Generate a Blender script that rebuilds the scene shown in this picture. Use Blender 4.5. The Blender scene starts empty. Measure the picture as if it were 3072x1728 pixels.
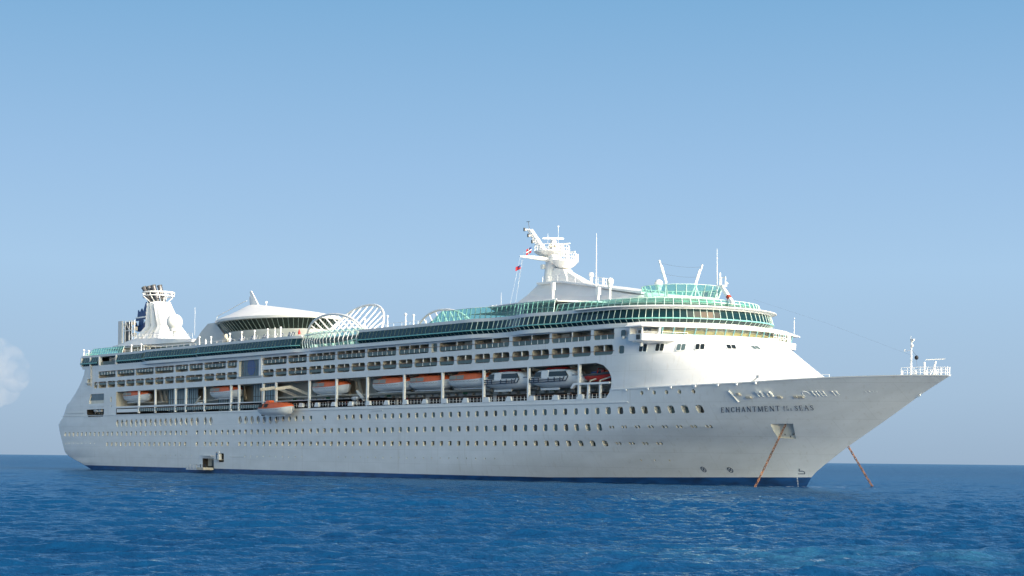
import bpy, bmesh, math, random
import numpy as np
from mathutils import Vector, Matrix

sc = bpy.context.scene
COL = sc.collection
R = math.radians
random.seed(7)

# ------------------------------------------------------------------ camera
VIEW_ANGLE = R(36.774)                       # angle between the view and the ship's axis
uz, wz = math.cos(VIEW_ANGLE), math.sin(VIEW_ANGLE)
cam_d = bpy.data.cameras.new('camera')
cam = bpy.data.objects.new('camera', cam_d)
COL.objects.link(cam)
cam_d.sensor_fit = 'HORIZONTAL'
cam_d.sensor_width = 36.0
cam_d.lens = 36.0 * 5200.0 / 3072.0
cam_d.shift_y = (1379 - 864) / 3072.0
cam_d.clip_start = 0.5
cam_d.clip_end = 90000
_right, _up, _back = Vector((wz, uz, 0)), Vector((0, 0, 1)), Vector((uz, -wz, 0))
_m = Matrix((_right, _up, _back)).transposed().to_4x4() @ Matrix.Rotation(0.0105, 4, 'Z')
_m.translation = (455.6, -201.14, 3.8)
cam.matrix_world = _m
sc.camera = cam

# ------------------------------------------------------------------ light
SUN_AZ = R(16.0)        # from the bow (+x) towards port (+y)
SUN_EL = R(30.0)
world = bpy.data.worlds.new('World')
sc.world = world
world.use_nodes = True
nt = world.node_tree
sky = nt.nodes.new('ShaderNodeTexSky')
sky.sky_type = 'NISHITA'
sky.sun_disc = False
sky.sun_elevation = SUN_EL
sky.sun_rotation = R(90) - SUN_AZ
sky.altitude = 0
sky.air_density = 1.0
sky.dust_density = 0.6
sky.ozone_density = 2.0
# sea haze: low down the blue air pales towards the horizon
_n, _l = nt.nodes, nt.links
_tc = _n.new('ShaderNodeTexCoord'); _sx = _n.new('ShaderNodeSeparateXYZ')
_l.new(_tc.outputs['Generated'], _sx.inputs[0])
_mr = _n.new('ShaderNodeValToRGB'); _e = _mr.color_ramp.elements
_e[0].position, _e[0].color = 0.27, (1, 1, 1, 1); _e[1].position, _e[1].color = 0.62, (0.15, 0.15, 0.15, 1)
_l.new(_sx.outputs['Z'], _mr.inputs[0])
_hz = _n.new('ShaderNodeValToRGB'); _e = _hz.color_ramp.elements
_e[0].position, _e[0].color = 0.0, (0.335, 0.455, 0.60, 1); _e[1].position, _e[1].color = 0.5, (0.11, 0.29, 0.55, 1)
for _p, _c in ((0.04, (0.38, 0.53, 0.70)), (0.108, (0.392, 0.591, 0.815)), (0.164, (0.328, 0.533, 0.79)), (0.257, (0.209, 0.43, 0.695))):
    _x = _hz.color_ramp.elements.new(_p); _x.color = (*_c, 1)
_l.new(_sx.outputs['Z'], _hz.inputs[0])
_sc = _n.new('ShaderNodeVectorMath'); _sc.operation = 'SCALE'; _sc.inputs['Scale'].default_value = 1 / 0.12
_l.new(_hz.outputs[0], _sc.inputs[0])
_mx = _n.new('ShaderNodeMix'); _mx.data_type = 'RGBA'; _mx.clamp_result = False; _mx.clamp_factor = True
_l.new(_mr.outputs[0], _mx.inputs[0]); _l.new(sky.outputs[0], _mx.inputs[6]); _l.new(_sc.outputs[0], _mx.inputs[7])
# added fill: sky brightened sunward and behind the camera for the shaded hull
_dt = _n.new('ShaderNodeVectorMath'); _dt.operation = 'DOT_PRODUCT'; _dt.inputs[1].default_value = (0.72, -0.69, 0.05)
_l.new(_tc.outputs['Generated'], _dt.inputs[0])
_gr = _n.new('ShaderNodeValToRGB'); _e = _gr.color_ramp.elements
_e[0].position, _e[0].color = 0.0, (1, 1, 1, 1); _e[1].position, _e[1].color = 0.9, (1.15, 1.2, 1.2, 1)
_l.new(_dt.outputs['Value'], _gr.inputs[0])
_ml = _n.new('ShaderNodeMix'); _ml.data_type = 'RGBA'; _ml.blend_type = 'MULTIPLY'; _ml.inputs[0].default_value = 1.0; _ml.clamp_result = False
_l.new(_mx.outputs[2], _ml.inputs[6]); _l.new(_gr.outputs[0], _ml.inputs[7])
# warm glow added low ahead of the bow, to fill its shaded flare
_d2 = _n.new('ShaderNodeVectorMath'); _d2.operation = 'DOT_PRODUCT'; _d2.inputs[1].default_value = (0.998, -0.02, 0.06)
_l.new(_tc.outputs['Generated'], _d2.inputs[0])
_g2 = _n.new('ShaderNodeValToRGB'); _e = _g2.color_ramp.elements
_e[0].position, _e[0].color = 0.75, (1, 1, 1, 1); _e[1].position, _e[1].color = 1.0, (33.0, 18.0, 8.5, 1)
_l.new(_d2.outputs['Value'], _g2.inputs[0])
_m2 = _n.new('ShaderNodeMix'); _m2.data_type = 'RGBA'; _m2.blend_type = 'MULTIPLY'; _m2.inputs[0].default_value = 1.0; _m2.clamp_result = False
_l.new(_ml.outputs[2], _m2.inputs[6]); _l.new(_g2.outputs[0], _m2.inputs[7])
_l.new(_m2.outputs[2], nt.nodes['Background'].inputs[0])
nt.nodes['Background'].inputs[1].default_value = 0.12
sun_d = bpy.data.lights.new('sun', 'SUN')
sun_d.energy = 5.0
sun_d.angle = R(0.53)
sun_d.color = (1.0, 0.94, 0.84)
sun = bpy.data.objects.new('sun', sun_d)
COL.objects.link(sun)
_sd = Vector((math.cos(SUN_AZ) * math.cos(SUN_EL), math.sin(SUN_AZ) * math.cos(SUN_EL), math.sin(SUN_EL)))
sun.rotation_euler = _sd.to_track_quat('Z', 'Y').to_euler()
sun.location = (300, 100, 200)

sc.view_settings.view_transform = 'Standard'
sc.view_settings.look = 'None'
sc.view_settings.exposure = 0.0
sc.view_settings.gamma = 1.0
sc.render.engine = 'CYCLES'
sc.cycles.max_bounces = 8
sc.cycles.transparent_max_bounces = 16
sc.cycles.volume_bounces = 3
sc.cycles.use_denoising = True
sc.cycles.caustics_reflective = True
sc.cycles.blur_glossy = 1.0
sc.cycles.sample_clamp_indirect = 6.0
sc.cycles.caustics_refractive = False

# ------------------------------------------------------------------ materials
MATS = {}
def mat(name, col, rough=0.5, metal=0.0, spec=0.5, vary=0.0, vscale=0.6, bump=0.0, bscale=3.0, stretch=(1, 1, 1), col2=None, ior=1.45):
    if name in MATS: return MATS[name]
    m = bpy.data.materials.new(name); m.use_nodes = True
    n, l = m.node_tree.nodes, m.node_tree.links
    p = n['Principled BSDF']
    p.inputs['Base Color'].default_value = (*col, 1)
    p.inputs['Roughness'].default_value = rough
    p.inputs['Metallic'].default_value = metal
    p.inputs['Specular IOR Level'].default_value = spec
    p.inputs['IOR'].default_value = ior
    if vary or bump:
        tc = n.new('ShaderNodeTexCoord'); mp = n.new('ShaderNodeMapping')
        mp.inputs['Scale'].default_value = stretch
        l.new(tc.outputs['Object'], mp.inputs['Vector'])
    if vary:
        no = n.new('ShaderNodeTexNoise'); no.inputs['Scale'].default_value = vscale; no.inputs['Detail'].default_value = 6
        l.new(mp.outputs[0], no.inputs['Vector'])
        cr = n.new('ShaderNodeValToRGB'); cr.color_ramp.elements[0].position = 0.3; cr.color_ramp.elements[1].position = 0.7
        c2 = col2 or tuple(c * (1 - vary) for c in col)
        cr.color_ramp.elements[0].color = (*c2, 1); cr.color_ramp.elements[1].color = (*col, 1)
        l.new(no.outputs['Fac'], cr.inputs[0]); l.new(cr.outputs[0], p.inputs['Base Color'])
    if bump:
        nb = n.new('ShaderNodeTexNoise'); nb.inputs['Scale'].default_value = bscale; nb.inputs['Detail'].default_value = 2
        l.new(mp.outputs[0], nb.inputs['Vector'])
        b = n.new('ShaderNodeBump'); b.inputs['Strength'].default_value = bump; b.inputs['Distance'].default_value = 0.05
        l.new(nb.outputs['Fac'], b.inputs['Height']); l.new(b.outputs[0], p.inputs['Normal'])
    MATS[name] = m
    return m

def glass_mat(name, tint, clear=0.6, rough=0.02):
    """thin pane: part tinted see-through, part mirror by the viewing angle"""
    m = bpy.data.materials.new(name); m.use_nodes = True
    n, l = m.node_tree.nodes, m.node_tree.links
    n.remove(n['Principled BSDF'])
    out = n['Material Output']
    tr = n.new('ShaderNodeBsdfTransparent'); tr.inputs[0].default_value = (*tint, 1)
    df = n.new('ShaderNodeBsdfDiffuse'); df.inputs[0].default_value = (*[t * 0.55 for t in tint], 1)
    gl = n.new('ShaderNodeBsdfGlossy'); gl.inputs['Roughness'].default_value = rough
    fr = n.new('ShaderNodeFresnel'); fr.inputs[0].default_value = 1.5
    m1 = n.new('ShaderNodeMixShader'); m1.inputs[0].default_value = clear
    l.new(df.outputs[0], m1.inputs[1]); l.new(tr.outputs[0], m1.inputs[2])
    m2 = n.new('ShaderNodeMixShader')
    l.new(fr.outputs[0], m2.inputs[0]); l.new(m1.outputs[0], m2.inputs[1]); l.new(gl.outputs[0], m2.inputs[2])
    l.new(m2.outputs[0], out.inputs[0])
    MATS[name] = m
    return m

def hull_mat():
    """white topsides: faint plate seams, faint mottling and rain streaks"""
    m = bpy.data.materials.new('hull_paint'); m.use_nodes = True
    n, l = m.node_tree.nodes, m.node_tree.links
    p = n['Principled BSDF']; p.inputs['Roughness'].default_value = 0.42
    tc = n.new('ShaderNodeTexCoord')
    def noise(scale, sv, det=5):
        mp = n.new('ShaderNodeMapping'); mp.inputs['Scale'].default_value = sv
        l.new(tc.outputs['Object'], mp.inputs[0])
        t = n.new('ShaderNodeTexNoise'); t.inputs['Scale'].default_value = scale; t.inputs['Detail'].default_value = det
        l.new(mp.outputs[0], t.inputs['Vector']); return t
    a = noise(0.5, (0.35, 1, 1)); b = noise(1.0, (1.6, 1.6, 0.08))
    ra = n.new('ShaderNodeValToRGB'); e = ra.color_ramp.elements
    e[0].position, e[0].color = 0.25, (0.70, 0.70, 0.69, 1); e[1].position, e[1].color = 0.75, (0.80, 0.80, 0.80, 1)
    l.new(a.outputs['Fac'], ra.inputs[0])
    rb = n.new('ShaderNodeValToRGB'); e = rb.color_ramp.elements
    e[0].position, e[0].color = 0.20, (0.80, 0.76, 0.70, 1); e[1].position, e[1].color = 0.42, (1, 1, 1, 1)
    l.new(b.outputs['Fac'], rb.inputs[0])
    mx = n.new('ShaderNodeMix'); mx.data_type = 'RGBA'; mx.blend_type = 'MULTIPLY'; mx.inputs[0].default_value = 0.6
    l.new(ra.outputs[0], mx.inputs[6]); l.new(rb.outputs[0], mx.inputs[7])
    # shell plating: faint weld seams
    sp = n.new('ShaderNodeSeparateXYZ'); cb = n.new('ShaderNodeCombineXYZ'); l.new(tc.outputs['Object'], sp.inputs[0]); l.new(sp.outputs['X'], cb.inputs['X']); l.new(sp.outputs['Z'], cb.inputs['Y'])
    bk = n.new('ShaderNodeTexBrick'); bk.inputs['Scale'].default_value = 1.0; bk.inputs['Brick Width'].default_value = 11.4; bk.inputs['Row Height'].default_value = 2.66; bk.inputs['Mortar Size'].default_value = 0.05; bk.inputs['Mortar Smooth'].default_value = 0.6
    bk.inputs['Color1'].default_value = (1, 1, 1, 1); bk.inputs['Color2'].default_value = (.965, .97, .975, 1); bk.inputs['Mortar'].default_value = (.86, .86, .85, 1)
    l.new(cb.outputs[0], bk.inputs['Vector'])
    m3 = n.new('ShaderNodeMix'); m3.data_type = 'RGBA'; m3.blend_type = 'MULTIPLY'; m3.inputs[0].default_value = 0.75
    l.new(mx.outputs[2], m3.inputs[6]); l.new(bk.outputs['Color'], m3.inputs[7])
    l.new(m3.outputs[2], p.inputs['Base Color'])
    c = noise(0.55, (1, 1, 1), 2)
    bp = n.new('ShaderNodeBump'); bp.inputs['Strength'].default_value = 0.25; bp.inputs['Distance'].default_value = 0.06
    l.new(c.outputs['Fac'], bp.inputs['Height']); l.new(bp.outputs[0], p.inputs['Normal'])
    MATS['hull_paint'] = m
    return m

HULL = hull_mat()
WHITE = mat('white_paint', (0.80, 0.80, 0.79), 0.4, vary=0.07, vscale=0.5)
TRIM = mat('white_trim', (0.82, 0.82, 0.81), 0.35)
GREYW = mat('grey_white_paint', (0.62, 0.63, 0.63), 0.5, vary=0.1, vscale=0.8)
INNER = mat('inner_beige', (0.72, 0.69, 0.61), 0.6, vary=0.2, vscale=0.7)
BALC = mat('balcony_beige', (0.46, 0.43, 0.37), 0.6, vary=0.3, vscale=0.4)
BOOT = mat('boot_blue', (0.020, 0.105, 0.30), 0.45, vary=0.45, vscale=0.5, stretch=(0.5, 1, 2.0), col2=(0.016, 0.045, 0.12))
DARKG = mat('dark_glass', (0.018, 0.026, 0.030), 0.06, spec=0.6)
CURTG = mat('curtained_glass', (0.10, 0.15, 0.16), 0.08, spec=0.6)
TEALG = mat('teal_glass', (0.05, 0.105, 0.12), 0.06, spec=0.6)
BROWNG = mat('brown_glass', (0.135, 0.135, 0.115), 0.08, spec=0.6)
BANDG = mat('band_glass', (0.006, 0.030, 0.034), 0.05, spec=0.7)
LOUNGEG = mat('lounge_glass', (0.012, 0.022, 0.018), 0.05, spec=0.7)
BLUEG = mat('blue_grey_glass', (0.085, 0.15, 0.19), 0.12, spec=0.5, vary=0.3, vscale=0.6)
GREENG = glass_mat('green_screen_glass', (0.46, 0.84, 0.76), 0.82)
RAILG = glass_mat('balcony_screen_glass', (0.34, 0.52, 0.52), 0.50)
PODG = glass_mat('pod_glass', (0.62, 0.88, 0.80), 0.86)
PROMG = mat('promenade_glass', (0.27, 0.37, 0.41), 0.28, spec=0.5, vary=0.25, vscale=0.5)
DIVID = mat('divider_panel', (0.17, 0.18, 0.165), 0.3)
TEALF = mat('teal_frame', (0.20, 0.52, 0.48), 0.4)
PALEF = mat('pale_green_frame', (0.62, 0.78, 0.72), 0.4)
DARKF = mat('dark_green_frame', (0.10, 0.17, 0.165), 0.4)
GREYF = mat('grey_green_frame', (0.34, 0.44, 0.43), 0.4)
BRIDGEF = mat('bridge_blue_frame', (0.16, 0.36, 0.40), 0.4)
BLIND = mat('cream_blind', (0.92, 0.74, 0.38), 0.7, vary=0.15, vscale=0.6)
WOOD = mat('teak_rail', (0.20, 0.085, 0.04), 0.5)
DULLORG = mat('dull_orange', (0.42, 0.06, 0.03), 0.5)
ORANGE = mat('orange_canopy', (0.80, 0.155, 0.045), 0.45, vary=0.18, vscale=1.2)
REDP = mat('red_paint', (0.50, 0.03, 0.02), 0.4, vary=0.2, vscale=1.0)
BOATW = mat('boat_white', (0.74, 0.75, 0.75), 0.4, vary=0.12, vscale=0.8, stretch=(1, 1, 0.3))
PANELG = mat('grey_panel', (0.27, 0.26, 0.23), 0.6)
NAVY = mat('navy_fender', (0.012, 0.022, 0.05), 0.5)
STEEL = mat('dark_steel', (0.07, 0.075, 0.08), 0.5)
PIPEG = mat('exhaust_grey', (0.13, 0.13, 0.14), 0.38, metal=0.3, vary=0.3, vscale=1.5, stretch=(1, 1, 0.2))
CROWNB = mat('crown_blue', (0.010, 0.045, 0.16), 0.35)
DAVIT = mat('davit_cream', (0.58, 0.53, 0.44), 0.5, vary=0.2, vscale=1.5)
RUST = mat('rusty_chain', (0.30, 0.13, 0.06), 0.8, vary=0.7, vscale=1.2, col2=(0.07, 0.05, 0.045))
BLACK = mat('black_rubber', (0.012, 0.014, 0.02), 0.6)
LETTER = mat('letter_blue', (0.012, 0.035, 0.085), 0.5)
CHAIRB = mat('navy_fabric', (0.03, 0.055, 0.10), 0.8)
SKIN = mat('skin', (0.45, 0.27, 0.19), 0.6)
DGREEN = mat('sign_green', (0.02, 0.10, 0.04), 0.6)
DECKM = mat('deck_green_grey', (0.20, 0.24, 0.22), 0.7)
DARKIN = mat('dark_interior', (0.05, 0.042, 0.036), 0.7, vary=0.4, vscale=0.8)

# ------------------------------------------------------------------ mesh helpers
class MB:
    def __init__(s): s.v, s.f, s.m = [], [], []
    def add(s, vs, fs, mi=0):
        o = len(s.v); s.v += [tuple(p) for p in vs]
        s.f += [tuple(i + o for i in f) for f in fs]; s.m += [mi] * len(fs); return s
    def box(s, x0, x1, y0, y1, z0, z1, mi=0):
        x0, x1 = min(x0, x1), max(x0, x1); y0, y1 = min(y0, y1), max(y0, y1); z0, z1 = min(z0, z1), max(z0, z1)
        return s.add([(x0, y0, z0), (x1, y0, z0), (x1, y1, z0), (x0, y1, z0), (x0, y0, z1), (x1, y0, z1), (x1, y1, z1), (x0, y1, z1)],
                     [(0, 3, 2, 1), (4, 5, 6, 7), (0, 1, 5, 4), (1, 2, 6, 5), (2, 3, 7, 6), (3, 0, 4, 7)], mi)
    def hexa(s, a, b, mi=0):
        """a, b: four corners each of two opposite faces, same order"""
        return s.add(list(a) + list(b), [(3, 2, 1, 0), (4, 5, 6, 7), (0, 1, 5, 4), (1, 2, 6, 5), (2, 3, 7, 6), (3, 0, 4, 7)], mi)
    def bar(s, p, q, w, h=None, mi=0):
        """square bar from p to q"""
        p, q = Vector(p), Vector(q); h = h or w
        d = (q - p).normalized(); up = Vector((0, 0, 1)) if abs(d.z) < 0.9 else Vector((1, 0, 0))
        a = d.cross(up).normalized() * w / 2; b = a.cross(d).normalized() * h / 2
        return s.hexa([p - a - b, p + a - b, p + a + b, p - a + b], [q - a - b, q + a - b, q + a + b, q - a + b], mi)
    def tube(s, pts, r, n=8, mi=0, closed=False):
        pts = [Vector(p) for p in pts]; rs = r if isinstance(r, (list, tuple)) else [r] * len(pts)
        rings = []; k = len(pts); prev = None
        for i, p in enumerate(pts):
            if closed: d = pts[(i + 1) % k] - pts[i - 1]
            else: d = (pts[min(i + 1, k - 1)] - pts[max(i - 1, 0)])
            d.normalize()
            if prev is None:
                up = Vector((0, 0, 1)) if abs(d.z) < 0.9 else Vector((1, 0, 0)); a = d.cross(up).normalized()
            else:
                a = (prev - d * prev.dot(d)).normalized()
            prev = a; b = d.cross(a)
            rings.append([p + (a * math.cos(2 * math.pi * j / n) + b * math.sin(2 * math.pi * j / n)) * rs[i] for j in range(n)])
        return s.loft(rings, mi=mi, cap=not closed, wrap=closed)
    def loft(s, rings, mi=0, cap=True, wrap=False, closed=True):
        o = len(s.v); n = len(rings[0]); k = len(rings)
        for r in rings: s.v += [tuple(p) for p in r]
        for i in range(k if wrap else k - 1):
            i2 = (i + 1) % k
            for j in range(n if closed else n - 1):
                j2 = (j + 1) % n
                s.f.append((o + i * n + j, o + i * n + j2, o + i2 * n + j2, o + i2 * n + j)); s.m.append(mi)
        if cap and not wrap:
            s.f.append(tuple(o + j for j in reversed(range(n)))); s.m.append(mi)
            s.f.append(tuple(o + (k - 1) * n + j for j in range(n))); s.m.append(mi)
        return s
    def prism(s, poly, y0, y1, mi=0):
        """poly: (x, z) outline, extruded along y"""
        return s.loft([[(x, y0, z) for x, z in poly], [(x, y1, z) for x, z in poly]], mi)
    def slab(s, poly, z0, z1, mi=0):
        """poly: (x, y) outline, extruded along z"""
        return s.loft([[(x, y, z0) for x, y in poly], [(x, y, z1) for x, y in poly]], mi)
    def lathe(s, prof, c=(0, 0, 0), n=16, mi=0, sx=1, sy=1, lean=(0, 0)):
        rings = [[(c[0] + lean[0] * z + r * sx * math.cos(2 * math.pi * j / n), c[1] + lean[1] * z + r * sy * math.sin(2 * math.pi * j / n), c[2] + z)
                  for j in range(n)] for r, z in prof]
        return s.loft(rings, mi)
    def ball(s, c, r, n=12, mi=0, sz=1.0):
        k = max(4, n // 2)
        prof = [(max(1e-3, r * math.sin(math.pi * i / k)), -r * sz * math.cos(math.pi * i / k)) for i in range(k + 1)]
        return s.lathe(prof, c, n, mi)
    def strip(s, rows, mi=0):
        """open grid of points"""
        return s.loft(rows, mi, cap=False, closed=False)
    def mesh(s, name, mats, smooth=None, merge=False):
        me = bpy.data.meshes.new(name); me.from_pydata(s.v, [], s.f); me.validate()
        for m in (mats if isinstance(mats, (list, tuple)) else [mats]): me.materials.append(m)
        if len(s.f) == len(me.polygons) and any(s.m): me.polygons.foreach_set('material_index', s.m)
        bm = bmesh.new(); bm.from_mesh(me)
        if merge: bmesh.ops.remove_doubles(bm, verts=bm.verts, dist=1e-4)
        bmesh.ops.recalc_face_normals(bm, faces=bm.faces); bm.to_mesh(me); bm.free()
        smoothed(me, smooth)
        return me
    def build(s, name, mats, parent=None, smooth=None, merge=False):
        return link(name, s.mesh(name, mats, smooth, merge), parent)

def smoothed(me, ang):
    if ang:
        me.polygons.foreach_set('use_smooth', [True] * len(me.polygons)); me.set_sharp_from_angle(angle=R(ang))

def link(name, me, parent=None):
    o = bpy.data.objects.new(name, me); COL.objects.link(o)
    if parent: o.parent = parent
    return o

# the whole ship sits 0.23 degrees down by the bow
TRIM_M = Matrix.Translation((226, 0, 0)) @ Matrix.Rotation(math.asin(0.004), 4, 'Y') @ Matrix.Translation((-226, 0, 0))

def tag(o, label, cat, group=None, kind=None):
    o['label'] = label; o['category'] = cat
    if group: o['group'] = group
    if kind: o['kind'] = kind
    return o

def thing(name, label, cat, loc=(0, 0, 0), rotz=0, group=None, aboard=True):
    """an Empty at the thing's base; aboard = carried by the ship, so it shares her trim"""
    o = bpy.data.objects.new(name, None); COL.objects.link(o); o.empty_display_size = 0.5
    m = Matrix.Translation(loc) @ Matrix.Rotation(rotz, 4, 'Z')
    o.matrix_world = TRIM_M @ m if aboard else m
    return tag(o, label, cat, group)

def copy_tree(o, parent=None):
    c = o.copy(); COL.objects.link(c)
    if parent: c.parent = parent
    for ch in [k for k in bpy.data.objects if k.parent == o]: copy_tree(ch, c)
    return c

def cut(ob, cutter, slots):
    """carve the openings out of a solid; cutter faces keep their own material slot"""
    me = cutter.mesh('cutter', slots)
    co = link('cutter', me)
    md = ob.modifiers.new('cut', 'BOOLEAN'); md.operation = 'DIFFERENCE'; md.object = co
    md.solver = 'MANIFOLD'
    dg = bpy.context.evaluated_depsgraph_get()
    new = bpy.data.meshes.new_from_object(ob.evaluated_get(dg))
    ob.modifiers.clear(); old = ob.data; ob.data = new; bpy.data.meshes.remove(old)
    bpy.data.objects.remove(co); bpy.data.meshes.remove(me)

def lerp(t, T):
    if t <= T[0][0]: return T[0][1]
    for (a, b), (c, d) in zip(T, T[1:]):
        if t <= c: return b + (d - b) * (t - a) / (c - a)
    return T[-1][1]
def ss(t): t = max(0.0, min(1.0, t)); return t * t * (3 - 2 * t)

def rrect(cx, cz, w, h, r=None, n=3):
    """rounded rectangle outline in (x, z)"""
    r = min(w, h) * 0.3 if r is None else r; pts = []
    for sx, sz, a0 in ((1, 1, 0), (-1, 1, 90), (-1, -1, 180), (1, -1, 270)):
        for k in range(n + 1):
            a = R(a0 + 90 * k / n); pts.append((cx + sx * (w / 2 - r) + r * math.cos(a), cz + sz * (h / 2 - r) + r * math.sin(a)))
    return pts
def oval(cx, cz, w, h, n=14):
    return [(cx + w / 2 * math.cos(2 * math.pi * k / n), cz + h / 2 * math.sin(2 * math.pi * k / n)) for k in range(n)]
# ------------------------------------------------------------------ sea
WAKE = (409.5, -146.0, 22, 11, 0.9)
BOWF = (268.0, -3.0, 16, 3.0, 0.25)
STERNF = (8.0, 0.0, 28, 12, 0.0)
def sea():
    cx, cy = 455.6, -201.1
    fa = math.atan2(wz, -uz)                                   # azimuth of the view
    a_in = np.arange(-0.38, 0.3801, 0.0011)
    a_out = np.linspace(0.38, 2 * math.pi - 0.38, 60)[1:-1]
    ang = np.concatenate([a_in, a_out]); na = len(ang)
    rad = [0.5, 8, 20, 32, 40]
    r = 48.0
    while r < 160: rad.append(r); r *= 1.0017
    while r < 900: rad.append(r); r *= 1.0032
    while r < 2500: rad.append(r); r *= 1.008
    while r < 60000: rad.append(r); r *= 1.12
    rad = np.array(rad); nr = len(rad)
    RR, AA = np.meshgrid(rad, ang + fa, indexing='ij')
    X = cx + RR * np.cos(AA); Y = cy + RR * np.sin(AA); Z = np.zeros_like(X); DX = np.zeros_like(X); DY = np.zeros_like(X)
    step = np.maximum(np.where(RR < 160, RR * 0.0017, np.where(RR < 900, RR * 0.0032, RR * 0.008)), 0.08)
    rng = np.random.RandomState(11)
    wind = fa + R(24)
    N = 120
    lam = np.exp(np.linspace(math.log(0.34), math.log(6.0), N)); rng.shuffle(lam)
    for L in lam:
        k = 2 * math.pi / L
        th = wind + rng.normal(0, 0.48 if L < 3 else 0.35)
        amp = (0.0072 if L > 0.9 else 0.0058) * L ** 0.9 * rng.uniform(0.5, 1.4)
        ph = rng.uniform(0, 6.28)
        fade = np.clip((L / step - 2.2) / 2.5, 0, 1)
        P = k * (X * math.cos(th) + Y * math.sin(th)) + ph
        # slow patchiness so that the chop comes in gusts
        g = 0.75 + 0.45 * np.sin(X * 0.043 * math.cos(ph) + Y * 0.051 * math.sin(ph) + ph * 3)
        A = amp * fade * g
        Z += A * np.cos(P)
        DX -= 0.8 * A * math.cos(th) * np.sin(P); DY -= 0.8 * A * math.sin(th) * np.sin(P)
    X = X + DX; Y = Y + DY
    co = np.stack([X, Y, Z], -1).reshape(-1, 3)
    i, j = np.meshgrid(np.arange(nr - 1), np.arange(na), indexing='ij'); j2 = (j + 1) % na
    q = np.stack([i * na + j, (i + 1) * na + j, (i + 1) * na + j2, i * na + j2], -1).reshape(-1, 4)
    me = bpy.data.meshes.new('water')
    me.vertices.add(len(co)); me.vertices.foreach_set('co', co.astype(np.float32).ravel())
    me.loops.add(q.size); me.loops.foreach_set('vertex_index', q.astype(np.int32).ravel())
    me.polygons.add(len(q)); me.polygons.foreach_set('loop_start', np.arange(0, q.size, 4, dtype=np.int32))
    me.polygons.foreach_set('use_smooth', np.ones(len(q), dtype=bool))
    me.update(calc_edges=True); me.validate()
    m = bpy.data.materials.new('sea_water'); m.use_nodes = True
    n, l = m.node_tree.nodes, m.node_tree.links
    n.remove(n['Principled BSDF']); out = n['Material Output']
    tc = n.new('ShaderNodeTexCoord')
    t2 = n.new('ShaderNodeTexNoise'); t2.inputs['Scale'].default_value = 0.012; t2.inputs['Detail'].default_value = 4
    l.new(tc.outputs['Object'], t2.inputs['Vector'])
    prev = None
    for scale, dist, det in ((0.22, 0.75, 4), (2.0, 0.20, 3), (6.0, 0.05, 2)):
        t = n.new('ShaderNodeTexNoise'); t.inputs['Scale'].default_value = scale; t.inputs['Detail'].default_value = det; t.inputs['Roughness'].default_value = 0.6
        l.new(tc.outputs['Object'], t.inputs['Vector'])
        b = n.new('ShaderNodeBump'); b.inputs['Strength'].default_value = 0.62; b.inputs['Distance'].default_value = dist
        l.new(t.outputs['Fac'], b.inputs['Height'])
        if prev: l.new(prev.outputs[0], b.inputs['Normal'])
        prev = b
    cr = n.new('ShaderNodeValToRGB'); e = cr.color_ramp.elements
    e[0].position, e[0].color = 0.35, (0.003, 0.036, 0.106, 1); e[1].position, e[1].color = 0.7, (0.004, 0.047, 0.132, 1)
    l.new(t2.outputs['Fac'], cr.inputs[0])
    # churned, aerated water: a passing boat's old wake in the right foreground, lace of foam round the ship
    def patch(cx_, cy_, rx, ry, rot):
        mp = n.new('ShaderNodeMapping'); mp.vector_type = 'TEXTURE'; mp.inputs['Location'].default_value = (cx_, cy_, 0); mp.inputs['Rotation'].default_value = (0, 0, rot); mp.inputs['Scale'].default_value = (rx, ry, 50)
        l.new(tc.outputs['Object'], mp.inputs[0]); ln = n.new('ShaderNodeVectorMath'); ln.operation = 'LENGTH'; l.new(mp.outputs[0], ln.inputs[0])
        mr = n.new('ShaderNodeMapRange'); mr.inputs[1].default_value = 1.0; mr.inputs[2].default_value = 0.25; mr.inputs[3].default_value = 0.0; mr.inputs[4].default_value = 1.0; mr.interpolation_type = 'SMOOTHSTEP'
        l.new(ln.outputs['Value'], mr.inputs[0]); return mr.outputs[0]
    def math2(op, a, b):
        k = n.new('ShaderNodeMath'); k.operation = op
        for q, w in ((0, a), (1, b)):
            if hasattr(w, 'links'): l.new(w, k.inputs[q])
            else: k.inputs[q].default_value = w
        k.use_clamp = True; return k.outputs[0]
    def noise_(scale, det, lo, hi, rough=0.6):
        t = n.new('ShaderNodeTexNoise'); t.inputs['Scale'].default_value = scale; t.inputs['Detail'].default_value = det; t.inputs['Roughness'].default_value = rough
        l.new(tc.outputs['Object'], t.inputs['Vector']); r_ = n.new('ShaderNodeMapRange'); r_.inputs[1].default_value = lo; r_.inputs[2].default_value = hi; l.new(t.outputs['Fac'], r_.inputs[0]); return r_.outputs[0]
    wake = patch(*WAKE)
    tur = math2('MULTIPLY', wake, noise_(0.22, 7, 0.42, 0.66, 0.7))
    m1 = n.new('ShaderNodeMix'); m1.data_type = 'RGBA'; l.new(math2('MULTIPLY', tur, 0.5), m1.inputs[0]); l.new(cr.outputs[0], m1.inputs[6]); m1.inputs[7].default_value = (0.045, 0.175, 0.27, 1)
    lace = math2('MULTIPLY', math2('ADD', wake, 0.0), noise_(0.75, 8, 0.62, 0.70, 0.7))
    bowf = math2('MULTIPLY', math2('ADD', patch(*BOWF), patch(*STERNF)), noise_(0.5, 6, 0.50, 0.58, 0.7))
    m2_ = n.new('ShaderNodeMix'); m2_.data_type = 'RGBA'; l.new(math2('ADD', math2('MULTIPLY', lace, 0.7), math2('MULTIPLY', bowf, 0.75)), m2_.inputs[0]); l.new(m1.outputs[2], m2_.inputs[6]); m2_.inputs[7].default_value = (0.62, 0.68, 0.72, 1)
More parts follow.
